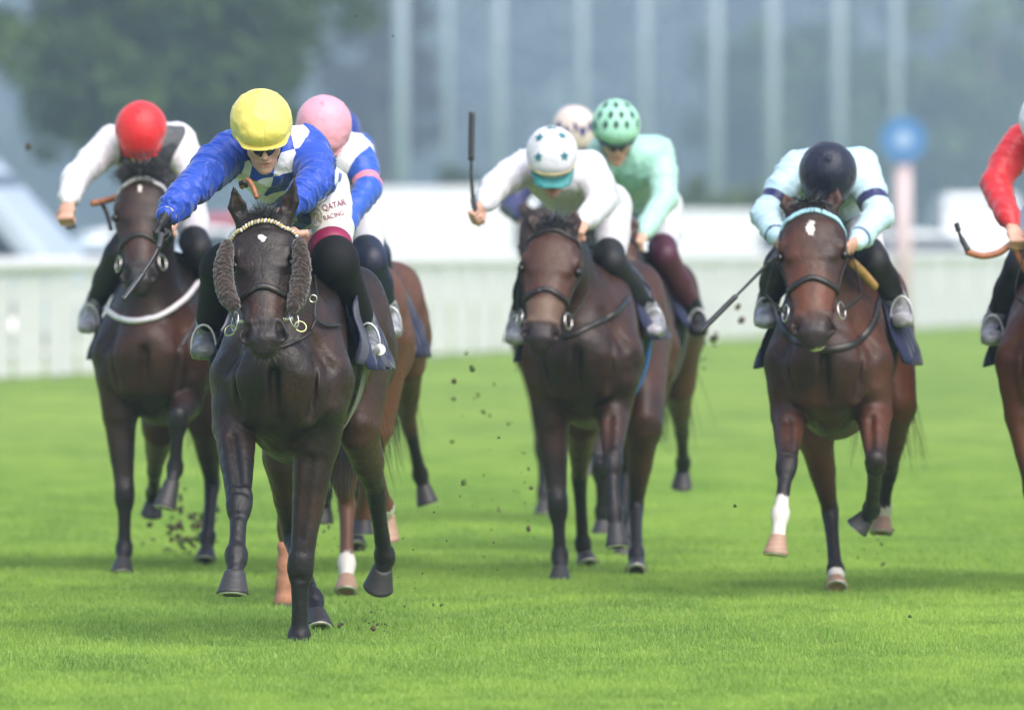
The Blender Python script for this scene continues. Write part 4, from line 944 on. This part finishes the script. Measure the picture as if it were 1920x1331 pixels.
H_('pink', D=48.2, px=580, mat=C_CHEST, warm=.45, label='chestnut racehorse with white socks behind the leader, under the pink capped jockey',
   poll=(552, 452, -.5), muz=(545, 650, -.84), ears=((530, 440, -.45), (570, 440, -.45)), headw=.95, forelock=.3,
   FL=[(548, 850, 0), (540, 985, -.05), (534, 1108, 0), (533, 1130, -.04), (532, 1156, -.08)],
   FR=[(668, 800, 0), (700, 862, -.35), (722, 950, -.1), (725, 968, -.04), (727, 1000, .02)],
   HL=[(640, 850, 1.2), (650, 940, 1.4), (650, 1058, 1.2), (650, 1082, 1.15), (650, 1113, 1.1)],
   HR=[(700, 800, 1.5), (690, 880, 1.8), (680, 960, 2.0), (680, 975, 2.0), (680, 1000, 2.0)],
   socks={'HL': 1.75, 'FR': 1.85}, palehoof=('HL', 'FR'), pts=(6, 7), clothR=80)
H_('white', D=52.0, px=1092, mat=C_BAY2, warm=.45, label='dark bay racehorse with a pale nose, ridden by the jockey all in white',
   poll=(1040, 418, -.5), muz=(1010, 640, -.84), headw=1.20, ears=((992, 400, -.45), (1078, 392, -.45)), tannose=1, roll=-.06,
   FL=[(1035, 790, .05), (1046, 950, 0), (1050, 1045, .03), (1050, 1065, -.02), (1050, 1087, -.07)],
   FR=[(1150, 770, 0), (1148, 868, -.3), (1152, 962, -.4), (1155, 985, -.43), (1158, 1018, -.5)],
   HL=[(1092, 790, 1.4), (1086, 890, 1.8), (1093, 1020, 2.0), (1096, 1038, 2.0), (1102, 1062, 1.95)],
   HR=[(1207, 800, 1.1), (1192, 945, 1.3), (1193, 1040, .95), (1194, 1056, .88), (1194, 1078, .8)],
   hands=[(1050, 412, -.2), (1085, 412, -.2)], breast=(LEATHER, .03, .006, [(1178, 560), (1150, 590), (1110, 610), (1070, 628), (1040, 632)]), girth=plain('blue_girth', (.03, .16, .5), .7), clothR=92)
H_('mint', D=56.0, px=1168, mat=C_BAY2, warm=.4, label='bay racehorse behind the white capped rider, under the mint green jockey',
   poll=(1160, 425, -.5), muz=(1130, 620, -.84), ears=((1140, 420, -.45), (1182, 405, -.45)), forelock=.3,
   FL=[(1118, 780, 0), (1127, 880, -.2), (1130, 960, -.1), (1130, 975, -.1), (1130, 998, -.1)],
   FR=[(1215, 770, 0), (1195, 910, -.1), (1176, 1000, -.2), (1173, 1015, -.22), (1170, 1040, -.25)],
   HL=[(1180, 770, 1.4), (1172, 880, 1.7), (1166, 980, 1.5), (1166, 998, 1.5), (1168, 1020, 1.45)],
   HR=[(1272, 720, 1.6), (1278, 805, 1.95), (1281, 868, 2.2), (1280, 884, 2.22), (1279, 908, 2.25)], hands=[(1165, 450, -.2), (1200, 450, -.2)], clothR=85)
H_('cream', D=62.0, px=1052, mat=C_BAY2, warm=.5, label='brown racehorse farthest back, hidden behind the rider in white',
   poll=(1005, 392, -.5), muz=(1010, 560, -.84), ears=((984, 372, -.45), (1022, 375, -.45)), forelock=.4, vox=.014,
   FL=[(1015, 730, 0), (1018, 840, -.1), (1020, 925, -.1), (1020, 940, -.12), (1020, 962, -.15)],
   FR=[(1100, 720, 0), (1100, 770, -.3), (1100, 850, -.2), (1100, 865, -.2), (1100, 885, -.2)],
   HL=[(1040, 730, 1.3), (1040, 830, 1.6), (1045, 935, 1.3), (1045, 950, 1.3), (1045, 968, 1.3)],
   HR=[(1110, 730, 1.4), (1115, 800, 1.8), (1118, 860, 2.1), (1118, 872, 2.1), (1118, 890, 2.1)])
H_('sky', D=49.3, px=1553, mat=C_BAY, warm=.45, label='bright bay racehorse with white star and white socks, ridden by the pale blue jockey',
   poll=(1520, 380, -.5), muz=(1524, 632, -.86), headw=1.22, ears=((1469, 362, -.45), (1571, 352, -.45)), star=(.115, .05, .022), snip=1, browmat=plain('pale_blue_band', (.35, .6, .72), .8),
   FL=[(1480, 780, 0), (1475, 872, -.35), (1463, 966, -.5), (1459, 1006, -.55), (1456, 1036, -.60)],
   FR=[(1638, 775, 0), (1642, 868, -.35), (1634, 955, -.05), (1625, 968, .0), (1610, 984, .04)],
   HL=[(1528, 810, .95), (1556, 955, 1.2), (1567, 1072, .98), (1568, 1086, .93), (1569, 1108, .87)],
   HR=[(1682, 760, 1.35), (1668, 880, 1.7), (1655, 955, 1.85), (1655, 972, 1.85), (1653, 1002, 1.82)],
   socks={'FL': 1.55, 'HR': 1.7, 'HL': 2.2}, palehoof=('FL', 'HR', 'HL'), hands=[(1466, 450, -.3), (1590, 458, -.3)], tail=.35,
   breast=(LEATHER, .032, .006, [(1458, 590), (1475, 625), (1510, 648), (1550, 655), (1600, 645), (1635, 610), (1648, 560)]))
H_('crimson', D=50.0, px=1985, mat=C_BAY, warm=.55, label='bay racehorse cut off by the right edge of the photograph',
   poll=(1985, 385, -.5), muz=(1985, 635, -.84), ears=((1955, 360, -.45), (2015, 360, -.45)),
   FL=[(1918, 780, 0), (1938, 920, -.1), (1945, 1040, 0), (1945, 1060, -.04), (1945, 1085, -.08)],
   FR=[(2050, 780, 0), (2045, 860, -.35), (2035, 960, -.2), (2035, 980, -.2), (2035, 1010, -.2)],
   HL=[(1960, 800, 1.3), (1965, 930, 1.6), (1970, 1050, 1.3), (1970, 1065, 1.3), (1970, 1090, 1.3)],
   HR=[(2080, 780, 1.4), (2090, 880, 1.8), (2095, 960, 2.1), (2095, 975, 2.1), (2095, 1000, 2.1)], hands=[(1925, 455, -.3), (2050, 455, -.3)])
for a, b, mt in ((1012, 1128, plain('terracotta_bandage', (.40, .18, .11), .85)),):
    root, tr, Lc, Hf, O, body = HORSES['pink'][0]; ps = [lerp(P(540, 985, 48.15), P(533, 1136, 48.17), t) for t in np.linspace(.2, 1, 12)]
    rg = []
    for i, p in enumerate(ps):
        rr = .040+.004*math.sin(i*2.1)+(.006 if i > 9 else 0); rg.append([p+RT*rr*math.cos(u)+BK*rr*1.15*math.sin(u) for u in np.linspace(0, 2*PI, 24, endpoint=False)])
    put('leg_bandage', *loft(rg), mt, root)
# ------------------------------------------------------------ the nine jockeys
ROYAL = (.012, .06, .42); WHITE = (.66, .68, .72)
S = {
 'lead': cloth_mat('silks_blue_check', scheme(WHITE, ROYAL, checks=(ROYAL, 12.5))),
 'red': cloth_mat('silks_white_grey', scheme((.05, .055, .065), (.72, .70, .76), yoke=((.72, .70, .76), -.03))),
 'pink': cloth_mat('silks_white_blue', scheme((.72, .73, .78), (.02, .09, .46), band=[((.80, .22, .30), .80, .99)], top=((.72, .73, .78), .17), side=((.02, .09, .46), .20, .04))),
 'blue9': cloth_mat('silks_blue', scheme((.02, .09, .42), (.02, .09, .42))),
 'white': cloth_mat('silks_white', scheme((.64, .64, .70), (.67, .67, .73), cuff=(.67, .67, .73))),
 'mint': cloth_mat('silks_mint', scheme((.34, .62, .54), (.38, .62, .55))),
 'cream': cloth_mat('silks_navy', scheme((.55, .50, .48), (.03, .035, .12))),
 'sky': cloth_mat('silks_pale_blue', scheme((.42, .62, .70), (.45, .65, .74), band=[((.015, .02, .10), .66, .80), ((.05, .10, .2), 1.80, 1.84)])),
 'crimson': cloth_mat('silks_red', scheme((.70, .66, .70), (.60, .022, .03))),
}
def capmat(n, c, rough=.42): return cloth_mat(n, flat(c), rough, .2, .8)
BRW = cloth_mat('white_breeches', flat((.64, .63, .60)), .55, .3); BRL = cloth_mat('lilac_white_breeches', flat((.62, .60, .66)), .55, .3)
JK = {}
DEFH = lambda dx: ((dx, -.8, -.5), (1, -.1, .1), (0, .3, -1))
def J_(key, j, **s):
    hz = HORSES[key][0]; D = HORSES[key][1]['D']; JK[key] = person(dict(j=j, D=D, horse=hz, silks=S[key], **s)); print('jockey', key, round(time.time()-T0, 1))
J_('lead', dict(cap=(490, 230, -.18), shL=(432, 285, .06), shR=(576, 278, .16), elL=(366, 348, -.16), elR=(598, 336, -.08), wrL=(312, 406, -.36), wrR=(543, 390, -.26), pel=(578, 356, .70), knL=(418, 505, .28), knR=(630, 492, .22), anL=(388, 625, .55), anR=(686, 622, .58)),
   face=(.10, -.90, -.42), up=(.0, -.42, .90), roll=-.05, hi=True, label='jockey in a yellow cap and royal blue and white checked silks stretching one arm forward', cap=capmat('cap_yellow', (.80, .66, .15)), breeches=BRW, kneepad=1, leg=BLACKCL,
   foot=plain('grey_boot_cover', (.16, .165, .18), .35, var=.3, nscale=40), hand=(((-.35, -.35, -.85), (-.25, -.55, -.3), (.5, .75, -.1)), ((-.6, -.6, -.5), (1, -.2, .2), (0, .4, -1))), hs=1.0, puff=1.08)
J_('red', dict(cap=(264, 243, -.12), shL=(212, 268, .08), shR=(338, 262, .16), elL=(142, 335, -.05), elR=(365, 345, .0), wrL=(128, 378, -.25), wrR=(322, 412, -.25), pel=(318, 355, .70), knL=(222, 478, .25), knR=(372, 470, .22), anL=(172, 585, .5), anR=(408, 590, .55)),
   foot=plain('pale_boot', (.30, .30, .33), .4, var=.5, nscale=18), face=(-.02, -.62, -.78), up=(0, -.78, .62), label='jockey in a red cap with white sleeves and a dark grey body', cap=capmat('cap_red', (.68, .02, .025)), breeches=BRL, hand=(((-.1, -.45, -.85), (1, -.3, 0), (0, .8, -.4)), DEFH(-.2)), hsz=1.05, wrinkle=.7)
J_('blue9', dict(cap=(628, 252, -.12), shL=(585, 280, .08), shR=(672, 285, .14), elL=(570, 350, -.05), elR=(680, 360, .0), wrL=(600, 420, -.25), wrR=(640, 420, -.25), pel=(640, 385, .7), knL=(625, 478, .25), knR=(705, 478, .22), anL=(610, 590, .5), anR=(728, 590, .55)),
   face=(0, -.7, -.7), up=(0, -.7, .7), label='jockey in plain blue hidden behind the pink capped jockey, navy leg in view', cap=capmat('cap_blue', (.02, .05, .3)), breeches=cloth_mat('navy_breeches', flat((.015, .02, .07))), hand=(DEFH(.2), DEFH(-.2)), leg=plain('navy_boot', (.02, .03, .06), .5), wrinkle=.6)
J_('pink', dict(cap=(607, 237, -.15), shL=(560, 285, .06), shR=(668, 288, .14), elL=(545, 360, -.1), elR=(690, 352, -.02), wrL=(560, 420, -.3), wrR=(628, 446, -.28), pel=(642, 375, .7), knL=(570, 500, .25), knR=(695, 490, .2), anL=(560, 600, .5), anR=(728, 590, .5)),
   foot=plain('pale_boot', (.30, .30, .33), .4, var=.5, nscale=18), face=(-.1, -.7, -.68), up=(0, -.7, .7), label='jockey in a pink cap, white silks and blue sleeves with pink armbands', cap=capmat('cap_pink', (.74, .33, .43)), breeches=BRL, hand=(DEFH(.1), ((-.6, -.5, -.6), (1, -.2, .2), (0, .4, -1))), leg=plain('navy_boot_dark', (.012, .016, .04), .5), wrinkle=.7)
J_('white', dict(cap=(1035, 290, -.15), shL=(985, 312, .08), shR=(1108, 318, .16), elL=(930, 350, -.08), elR=(1128, 378, -.05), wrL=(905, 385, -.28), wrR=(1092, 420, -.28), pel=(1118, 385, .68), knL=(1000, 505, .25), knR=(1146, 492, .2), anL=(972, 605, .5), anR=(1222, 592, .52)),
   foot=plain('pale_boot', (.30, .30, .33), .4, var=.5, nscale=18), face=(.03, -.84, -.54), up=(0, -.54, .84), label='jockey all in white with teal stars on the cap, raising an upright whip', cap=capmat('cap_white', (.68, .68, .74)), peak=plain('teal_peak', (.02, .24, .25), .5), peakband=plain('pale_yellow_band', (.70, .58, .30), .5),
   breeches=BRL, hand=(((-.5, -.5, -.6), (0.1, -.1, 1), (.8, .5, -.2)), DEFH(-.3)), stars=[(-.058, .075), (.045, .085), (-.062, -.012), (.056, -.008), (0, .12)], starkind=(5, .024, .012), starmat=plain('teal_star', (.02, .17, .20), .6), pk=.03, wrinkle=.6, puff=1.06)
J_('cream', dict(cap=(1077, 243, -.12), shL=(1010, 300, .08), shR=(1110, 300, .14), elL=(960, 385, -.05), elR=(1120, 370, .0), wrL=(985, 410, -.25), wrR=(1060, 400, -.25), pel=(1070, 350, .7), knL=(1020, 450, .25), knR=(1100, 450, .22), anL=(1010, 540, .5), anR=(1115, 540, .55)),
   face=(0, -.7, -.7), up=(0, -.7, .7), label='jockey in a cream cap with a navy peak, mostly hidden behind the white rider', cap=capmat('cap_cream', (.66, .56, .52)), peak=plain('navy_peak', (.05, .05, .2), .5), peakband=plain('navy_cap_band', (.06, .06, .24), .6), breeches=BRL, hand=(DEFH(.2), DEFH(-.2)), wrinkle=.6, stars=[(-.085, .015), (-.045, -.01), (0, .01), (.045, -.01), (.085, .015)], starkind=(2, .034, .024), starmat=plain('navy_cap_mark', (.03, .03, .15), .6))
J_('mint', dict(cap=(1155, 236, -.12), shL=(1128, 285, .08), shR=(1236, 285, .14), elL=(1110, 370, -.05), elR=(1246, 372, .0), wrL=(1160, 430, -.25), wrR=(1205, 440, -.28), pel=(1220, 385, .68), knL=(1160, 480, .25), knR=(1246, 480, .2), anL=(1150, 600, .5), anR=(1305, 592, .5)),
   face=(.05, -.86, -.40), up=(0, -.4, .86), label='jockey in mint green silks and a mint cap with dark diamonds, face partly in view', cap=capmat('cap_mint', (.34, .68, .50)), peak=plain('dark_green_peak', (.02, .05, .05), .5), breeches=BRL, hand=(DEFH(-.2), DEFH(-.4)),
   stars=[(x*.052+(.026 if j % 2 else 0), .10-j*.048) for j in range(3) for x in (-2, -1, 0, 1, 2)], starkind=(2, .026, .015), starmat=plain('dark_green_diamond', (.01, .05, .045), .6), leg=plain('maroon_boot_top', (.07, .01, .03), .5), foot=BOOT, wrinkle=.6)
J_('sky', dict(cap=(1552, 325, -.2), shL=(1494, 314, .10), shR=(1616, 312, .18), elL=(1435, 402, -.05), elR=(1648, 405, -.02), wrL=(1458, 450, -.3), wrR=(1604, 456, -.3), pel=(1568, 385, .7), knL=(1462, 498, .25), knR=(1638, 492, .2), anL=(1438, 572, .5), anR=(1685, 570, .5)),
   foot=plain('pale_boot', (.30, .30, .33), .4, var=.5, nscale=18), face=(0, -.42, -.9), up=(0, -.9, .42), label='jockey in pale blue silks with navy armbands and a dark navy cap, head tucked low', cap=capmat('cap_navy', (.004, .006, .025)), breeches=BRL, hand=(((.5, -.7, -.4), (.2, -.3, 1), (.6, .3, -.6)), ((-.5, -.7, -.4), (.2, -.3, 1), (-.6, .3, -.6))), wrinkle=.7, hs=1.05)
J_('crimson', dict(cap=(1962, 225, -.15), shL=(1916, 262, .08), shR=(2050, 262, .16), elL=(1866, 345, -.05), elR=(2090, 350, 0), wrL=(1898, 425, -.28), wrR=(2040, 450, -.3), pel=(2000, 330, .72), knL=(1912, 500, .25), knR=(2070, 490, .2), anL=(1862, 605, .5), anR=(2100, 590, .5)),
   foot=plain('pale_boot', (.30, .30, .33), .4, var=.5, nscale=18), face=(0, -.62, -.78), up=(0, -.78, .62), label='jockey in red sleeves and a white cap, cut off by the right edge', cap=capmat('cap_white_right', (.74, .74, .80)), breeches=BRL, hand=(((.2, -.6, -.75), (-1, -.2, .15), (.2, .6, -.6)), DEFH(-.3)), wrinkle=.7)
# ------------------------------------------------------------ glove, whips, lettering, clods
r, grips, brt, J, Hd = JK['lead']
gp = []; fd, gd, md = [np.array(q) for q in ((-.35, -.35, -.85), (-.25, -.55, -.3), (.5, .75, -.1))]
gp.append(Prim(lerp(J['wrL'], J['elL'], .12), J['wrL'], .033, .029, RT, k=.01)); grip, th, ends = hand(gp, J['wrL'], fd, gd, md, 1.0, .0022)
gp.append(Plane(th[2]-unit(th[2]-th[1])*.006, unit(th[2]-th[1]), .002)) if False else None
V, Q = polygonise(gp, .0028, 1); N = vnormals(V, Q); V = V+N*((1-np.abs(vnoise(V, 70, 3))*2)*.0012)[:, None]
GLV = plain('black_glove', (.010, .010, .011), .6, bump=.4, bscale=500)
go_ = put('glove', V, Q, GLV, r)
f_ = unit(J['wrL']-J['elL']); put('glove_cuff', *torus(J['wrL']-f_*.012, f_, .034, .0035, 30, 8), plain('pale_cuff_edge', (.55, .45, .30), .6), r, parent=go_)
put('thumb_tip', *ball(th[2], (.011, .011, .013), 16, 12), SKIN, r)
whip([(303, 440, -.44), (298, 462, -.50), (280, 495, -.56), (255, 530, -.62), (230, 563, -.68)], .0075, 'short dark whip held in the black glove of the yellow capped jockey', 44.0, .3)
whip([(140, 424, -.30), (128, 428, -.33), (114, 424, -.36)], .006, 'end of a whip in the bare left fist of the red capped jockey', 53.0, .5, flap=False)
whip([(396, 545, .1), (385, 570, .0), (352, 628, -.1), (318, 682, -.2)], .008, 'grey whip hanging down between the red capped rider and the leader', 53.0, .3)
whip([(893, 402, -.33), (887, 372, -.33), (884, 330, -.33), (884, 270, -.33), (885, 210, -.33)], .009, 'black whip held upright by the rider in white', 52.0, .25)
whip([(1460, 470, -.33), (1442, 492, -.35), (1400, 535, -.38), (1360, 575, -.40), (1310, 625, -.42)], .0075, 'long dark whip slanting down to the left from the pale blue rider', 49.3, .3)
whip([(1815, 470, -.36), (1800, 440, -.36), (1793, 418, -.36)], .008, 'black looped end of a whip held by the rider in red', 50.0, .4)
# rein stick of the right-hand rider and the orange reins
def rubber_rein(key, pts, w=.020, mat=TAN):
    hr_ = HORSES[key][0][0]; D = HORSES[key][1]['D']; c = catmull([P(a, b, D+d) for a, b, d in pts], 6); put('rubber_rein', *tube(c, w/2, 8), mat, hr_)
rubber_rein('crimson', [(1812, 472, -.36), (1842, 480, -.34), (1872, 474, -.32), (1893, 460, -.30)], .03); rubber_rein('crimson', [(1898, 440, -.3), (1905, 470, -.3), (1925, 510, -.3)], .03)
rubber_rein('red', [(172, 382, -.4), (200, 376, -.35), (232, 366, -.25), (258, 362, -.1)], .03); rubber_rein('red', [(190, 380, -.4), (200, 400, -.4), (208, 430, -.5)], .02, LEATHER)
rubber_rein('white', [(1075, 450, -.4), (1082, 470, -.35), (1088, 498, -.3)], .03)
rubber_rein('sky', [(1598, 492, -.2), (1618, 512, -.1), (1640, 538, 0)], .04, plain('amber_strap', (.42, .24, .08), .6))
rubber_rein('lead', [(452, 352, -.2), (464, 338, -.22), (474, 350, -.24), (482, 372, -.26)], .02); rubber_rein('lead', [(450, 345, -.24), (458, 342, -.25), (462, 350, -.24)], .02, LEATHER)
# loose end of the leader's rein, and its long loop
hr_ = HORSES['lead'][0]
def on_body(pts, D, off=.012):
    out = []; nn = []
    for p in catmull([P(a, b, D) for a, b in pts], 8):
        d = unit(p-np.array((0, 0, HC))); h, no, _, _ = hr_[1].ray_cast(Vector(tuple(p)), Vector(tuple(d)))
        if h is not None: out.append(np.array(h)+np.array(no)*off); nn.append(np.array(no))
    return out, nn
a, n_ = on_body([(586, 520), (588, 560), (586, 590), (592, 604), (610, 612), (634, 612)], 43.3); put('rein_end', *ribbon(a, n_, .014, .004), LEATHER, hr_[0])
a, n_ = on_body([(588, 600), (575, 626), (555, 642), (530, 652), (518, 652)], 43.3); put('rein_loop', *ribbon(a, n_, .010, .004), LEATHER, hr_[0])
put('rein_buckle', *torus(P(587, 560, 43.5), (0, -1, 0), .014, .003, 16, 6), STEEL, hr_[0])
# lettering on the leader's breeches, cast on to the thigh
def lettering(txt, px, py, hpx, ang, mat, name, shear=0):
    cu = bpy.data.curves.new('t', 'FONT'); cu.body = txt; cu.size = 1; cu.resolution_u = 4; cu.offset = .0; ob = bpy.data.objects.new('t', cu); COL.objects.link(ob)
    dg = bpy.context.evaluated_depsgraph_get(); me = ob.evaluated_get(dg).to_mesh(); v = [tuple(q.co) for q in me.vertices]; f = [tuple(p.vertices) for p in me.polygons]; ob.evaluated_get(dg).to_mesh_clear(); bpy.data.objects.remove(ob)
    ca, sa = math.cos(ang), math.sin(ang); out = []
    for x, y, z in v:
        qx, qy = x*hpx*.95, y*hpx*1.15; X_ = px+qx*ca+qy*sa*1.0; Y_ = py+qx*sa-qy*ca; p = P(X_, Y_, 43.5); d = unit(p-np.array((0, 0, HC))); h, no, _, _ = brt.ray_cast(Vector(tuple(p)), Vector(tuple(d)))
        out.append(np.array(h)+np.array(no)*.0025 if h is not None else np.array((0, 0, -1.)))
    out = np.array(out); ok = out[:, 2] > 0; f = [q for q in f if all(ok[i] for i in q)]; out[~ok] = out[ok].mean(0) if ok.any() else 0
    if f: put(name, out, f, mat, r, smooth=False)
MAR = plain('maroon_print', (.22, .01, .06), .6, bump=0); GLD = plain('gold_print', (.42, .33, .20), .6, bump=0)
lettering('QATAR', 606, 397, 14, -.28, MAR, 'lettering'); lettering('RACING', 608, 415, 11, -.30, MAR, 'lettering'); lettering('R', 590, 421, 26, -.15, GLD, 'monogram')
cm = [];
for u_ in np.linspace(0, 2*PI, 26):
    p = P(594+11*math.cos(u_), 409+17*math.sin(u_), 43.5); h, no, _, _ = brt.ray_cast(Vector(tuple(p)), Vector(tuple(unit(p-np.array((0, 0, HC))))))
    if h is not None: cm.append((np.array(h)+np.array(no)*.002, np.array(no)))
if len(cm) > 5: put('monogram_ring', *ribbon([a for a, b in cm], [b for a, b in cm], .003, .0015), GLD, r)
# maroon knee strap
mk = plain('maroon_strap', (.25, .01, .06), .5); kp = lerp(J['knR'], J['pel'], .17); ax_ = unit(J['pel']-J['knR'])
v1 = unit(np.cross(ax_, RT)); v2 = np.cross(ax_, v1); rg = []
for o_, rr in ((-.035, .080), (-.033, .0865), (.025, .0925), (.027, .085)): rg.append([kp+ax_*o_+(v1*math.cos(q)+v2*math.sin(q)*.97)*rr for q in np.linspace(0, 2*PI, 32, endpoint=False)])
put('knee_strap', *loft(rg), mk, r)
# leader's number cloth corner with its white number disc
lr = HORSES['lead'][0]; g_ = []; ny, nx = 10, 10
for i in range(ny+1):
    for j in range(nx+1):
        u_, w_ = i/ny, j/nx; a = lerp(P(662, 535, 44.45), P(738, 690, 44.75), u_); b = lerp(P(668, 570, 44.15), P(672, 682, 44.2), u_); p = lerp(a, b, w_); p = p+RT*.012*math.sin(u_*7+w_*4)+np.array((0, -.02*math.sin(w_*6+u_*3), 0)); g_.append(p)
q_ = np.arange(len(g_)).reshape(ny+1, nx+1); F = np.stack([q_[:-1, :-1], q_[:-1, 1:], q_[1:, 1:], q_[1:, :-1]], -1).reshape(-1, 4)
nc = put('number_cloth', np.array(g_), F, NAVY, lr[0]); so_ = nc.modifiers.new('t', 'SOLIDIFY'); so_.thickness = .004
put('number_disc', *tube([P(712, 655, 44.42), P(712.6, 655.6, 44.40)], .022, 24), plain('number_white', (.75, .75, .73), .6), lr[0], smooth=False)
# turf clods thrown up by the hooves
CL = plain('turf_soil', (.075, .055, .032), .95, var=.5, nscale=60, bump=.8, bscale=300); CLG = plain('turf_grass', (.06, .10, .02), .95, var=.5, nscale=60, bump=.8, bscale=300)
R = np.random.RandomState(5)
def clod(px, py, Y, r_, mat=None, flat_=1.0, lab=None):
    v, f = ball((0, 0, 0), r_, 9, 6); v = np.array(v); o_ = R.rand()*50; v = v*(1+.55*vnoise(v/r_+o_, 1.3))[:, None]*np.array((1, .8, flat_*.7)); c_ = P(px, py, Y)
    o = put('turf_clod', v, f, mat or (CL if R.rand() < .55 else CLG), None); o.location = tuple(c_); o.rotation_euler = tuple(R.rand(3)*6); o.parent = None
    l_, g_ = lab or ('lone dark speck of flung turf away from the clusters', 'lone specks of flung turf'); tagobj(o, l_, 'turf clod', g_)
for a in ((737, 68, 44, .005), (668, 30, 47, .005), (885, 690, 50, .018), (850, 715, 52, .016), (700, 1178, 43.6, .012), (708, 1170, 43.7, .008), (636, 1172, 43.8, .010), (642, 1169, 43.8, .007), (828, 1133, 43.5, .008), (812, 1133, 43.5, .006), (758, 1136, 44, .005), (516, 680, 46, .004), (1378, 948, 46, .009), (996, 915, 50, .012), (990, 990, 50, .014), (1706, 1155, 43, .008), (1390, 600, 56, .02), (1385, 575, 56, .016), (52, 275, 58, .022), (935, 820, 48, .008), (870, 905, 49, .015)): clod(*a)
def cluster(cx, cy, Y, sx, sy, n, r0, r1, lab, grp):
    for i in range(n): clod(cx+R.randn()*sx, cy+R.randn()*sy, Y+R.randn()*.3, r0+(r1-r0)*R.rand()**2, flat_=.6, lab=(lab, grp))
cluster(345, 985, 56.0, 30, 38, 95, .007, .024, 'bit of turf flung up behind the front hooves of the white banded horse', 'turf flung up by the white banded horse'); cluster(700, 1165, 44.2, 16, 10, 22, .002, .007, 'bit of turf right of the leader\'s planted hooves, just above the grass', 'turf beside the leader\'s hooves'); cluster(960, 910, 51, 45, 60, 34, .003, .010, 'bit of turf in the air left of the legs of the horse ridden in white', 'turf left of the horse ridden in white'); cluster(790, 1040, 46, 70, 60, 34, .0015, .005, 'tiny bit of turf in the gap right of the leader\'s raised hind hoof', 'turf right of the leader')
cluster(1320, 655, 59, 14, 18, 14, .006, .025, 'brownish turf flung up right of the mint rider\'s horse, near its rump', 'turf behind the mint rider\'s horse'); cluster(640, 1000, 52, 30, 30, 26, .003, .012, 'bit of turf between the legs of the leader and the chestnut behind it', 'turf between the leader and the chestnut'); cluster(1640, 1050, 51.5, 25, 25, 10, .004, .012, 'bit of turf below the raised hind hoof of the pale blue rider\'s horse', 'turf under the pale blue rider\'s horse'); cluster(900, 760, 54, 40, 40, 12, .004, .015, 'bit of turf high in the central gap beside the horse ridden in white', 'turf high in the central gap')
print('done', round(time.time()-T0, 1))
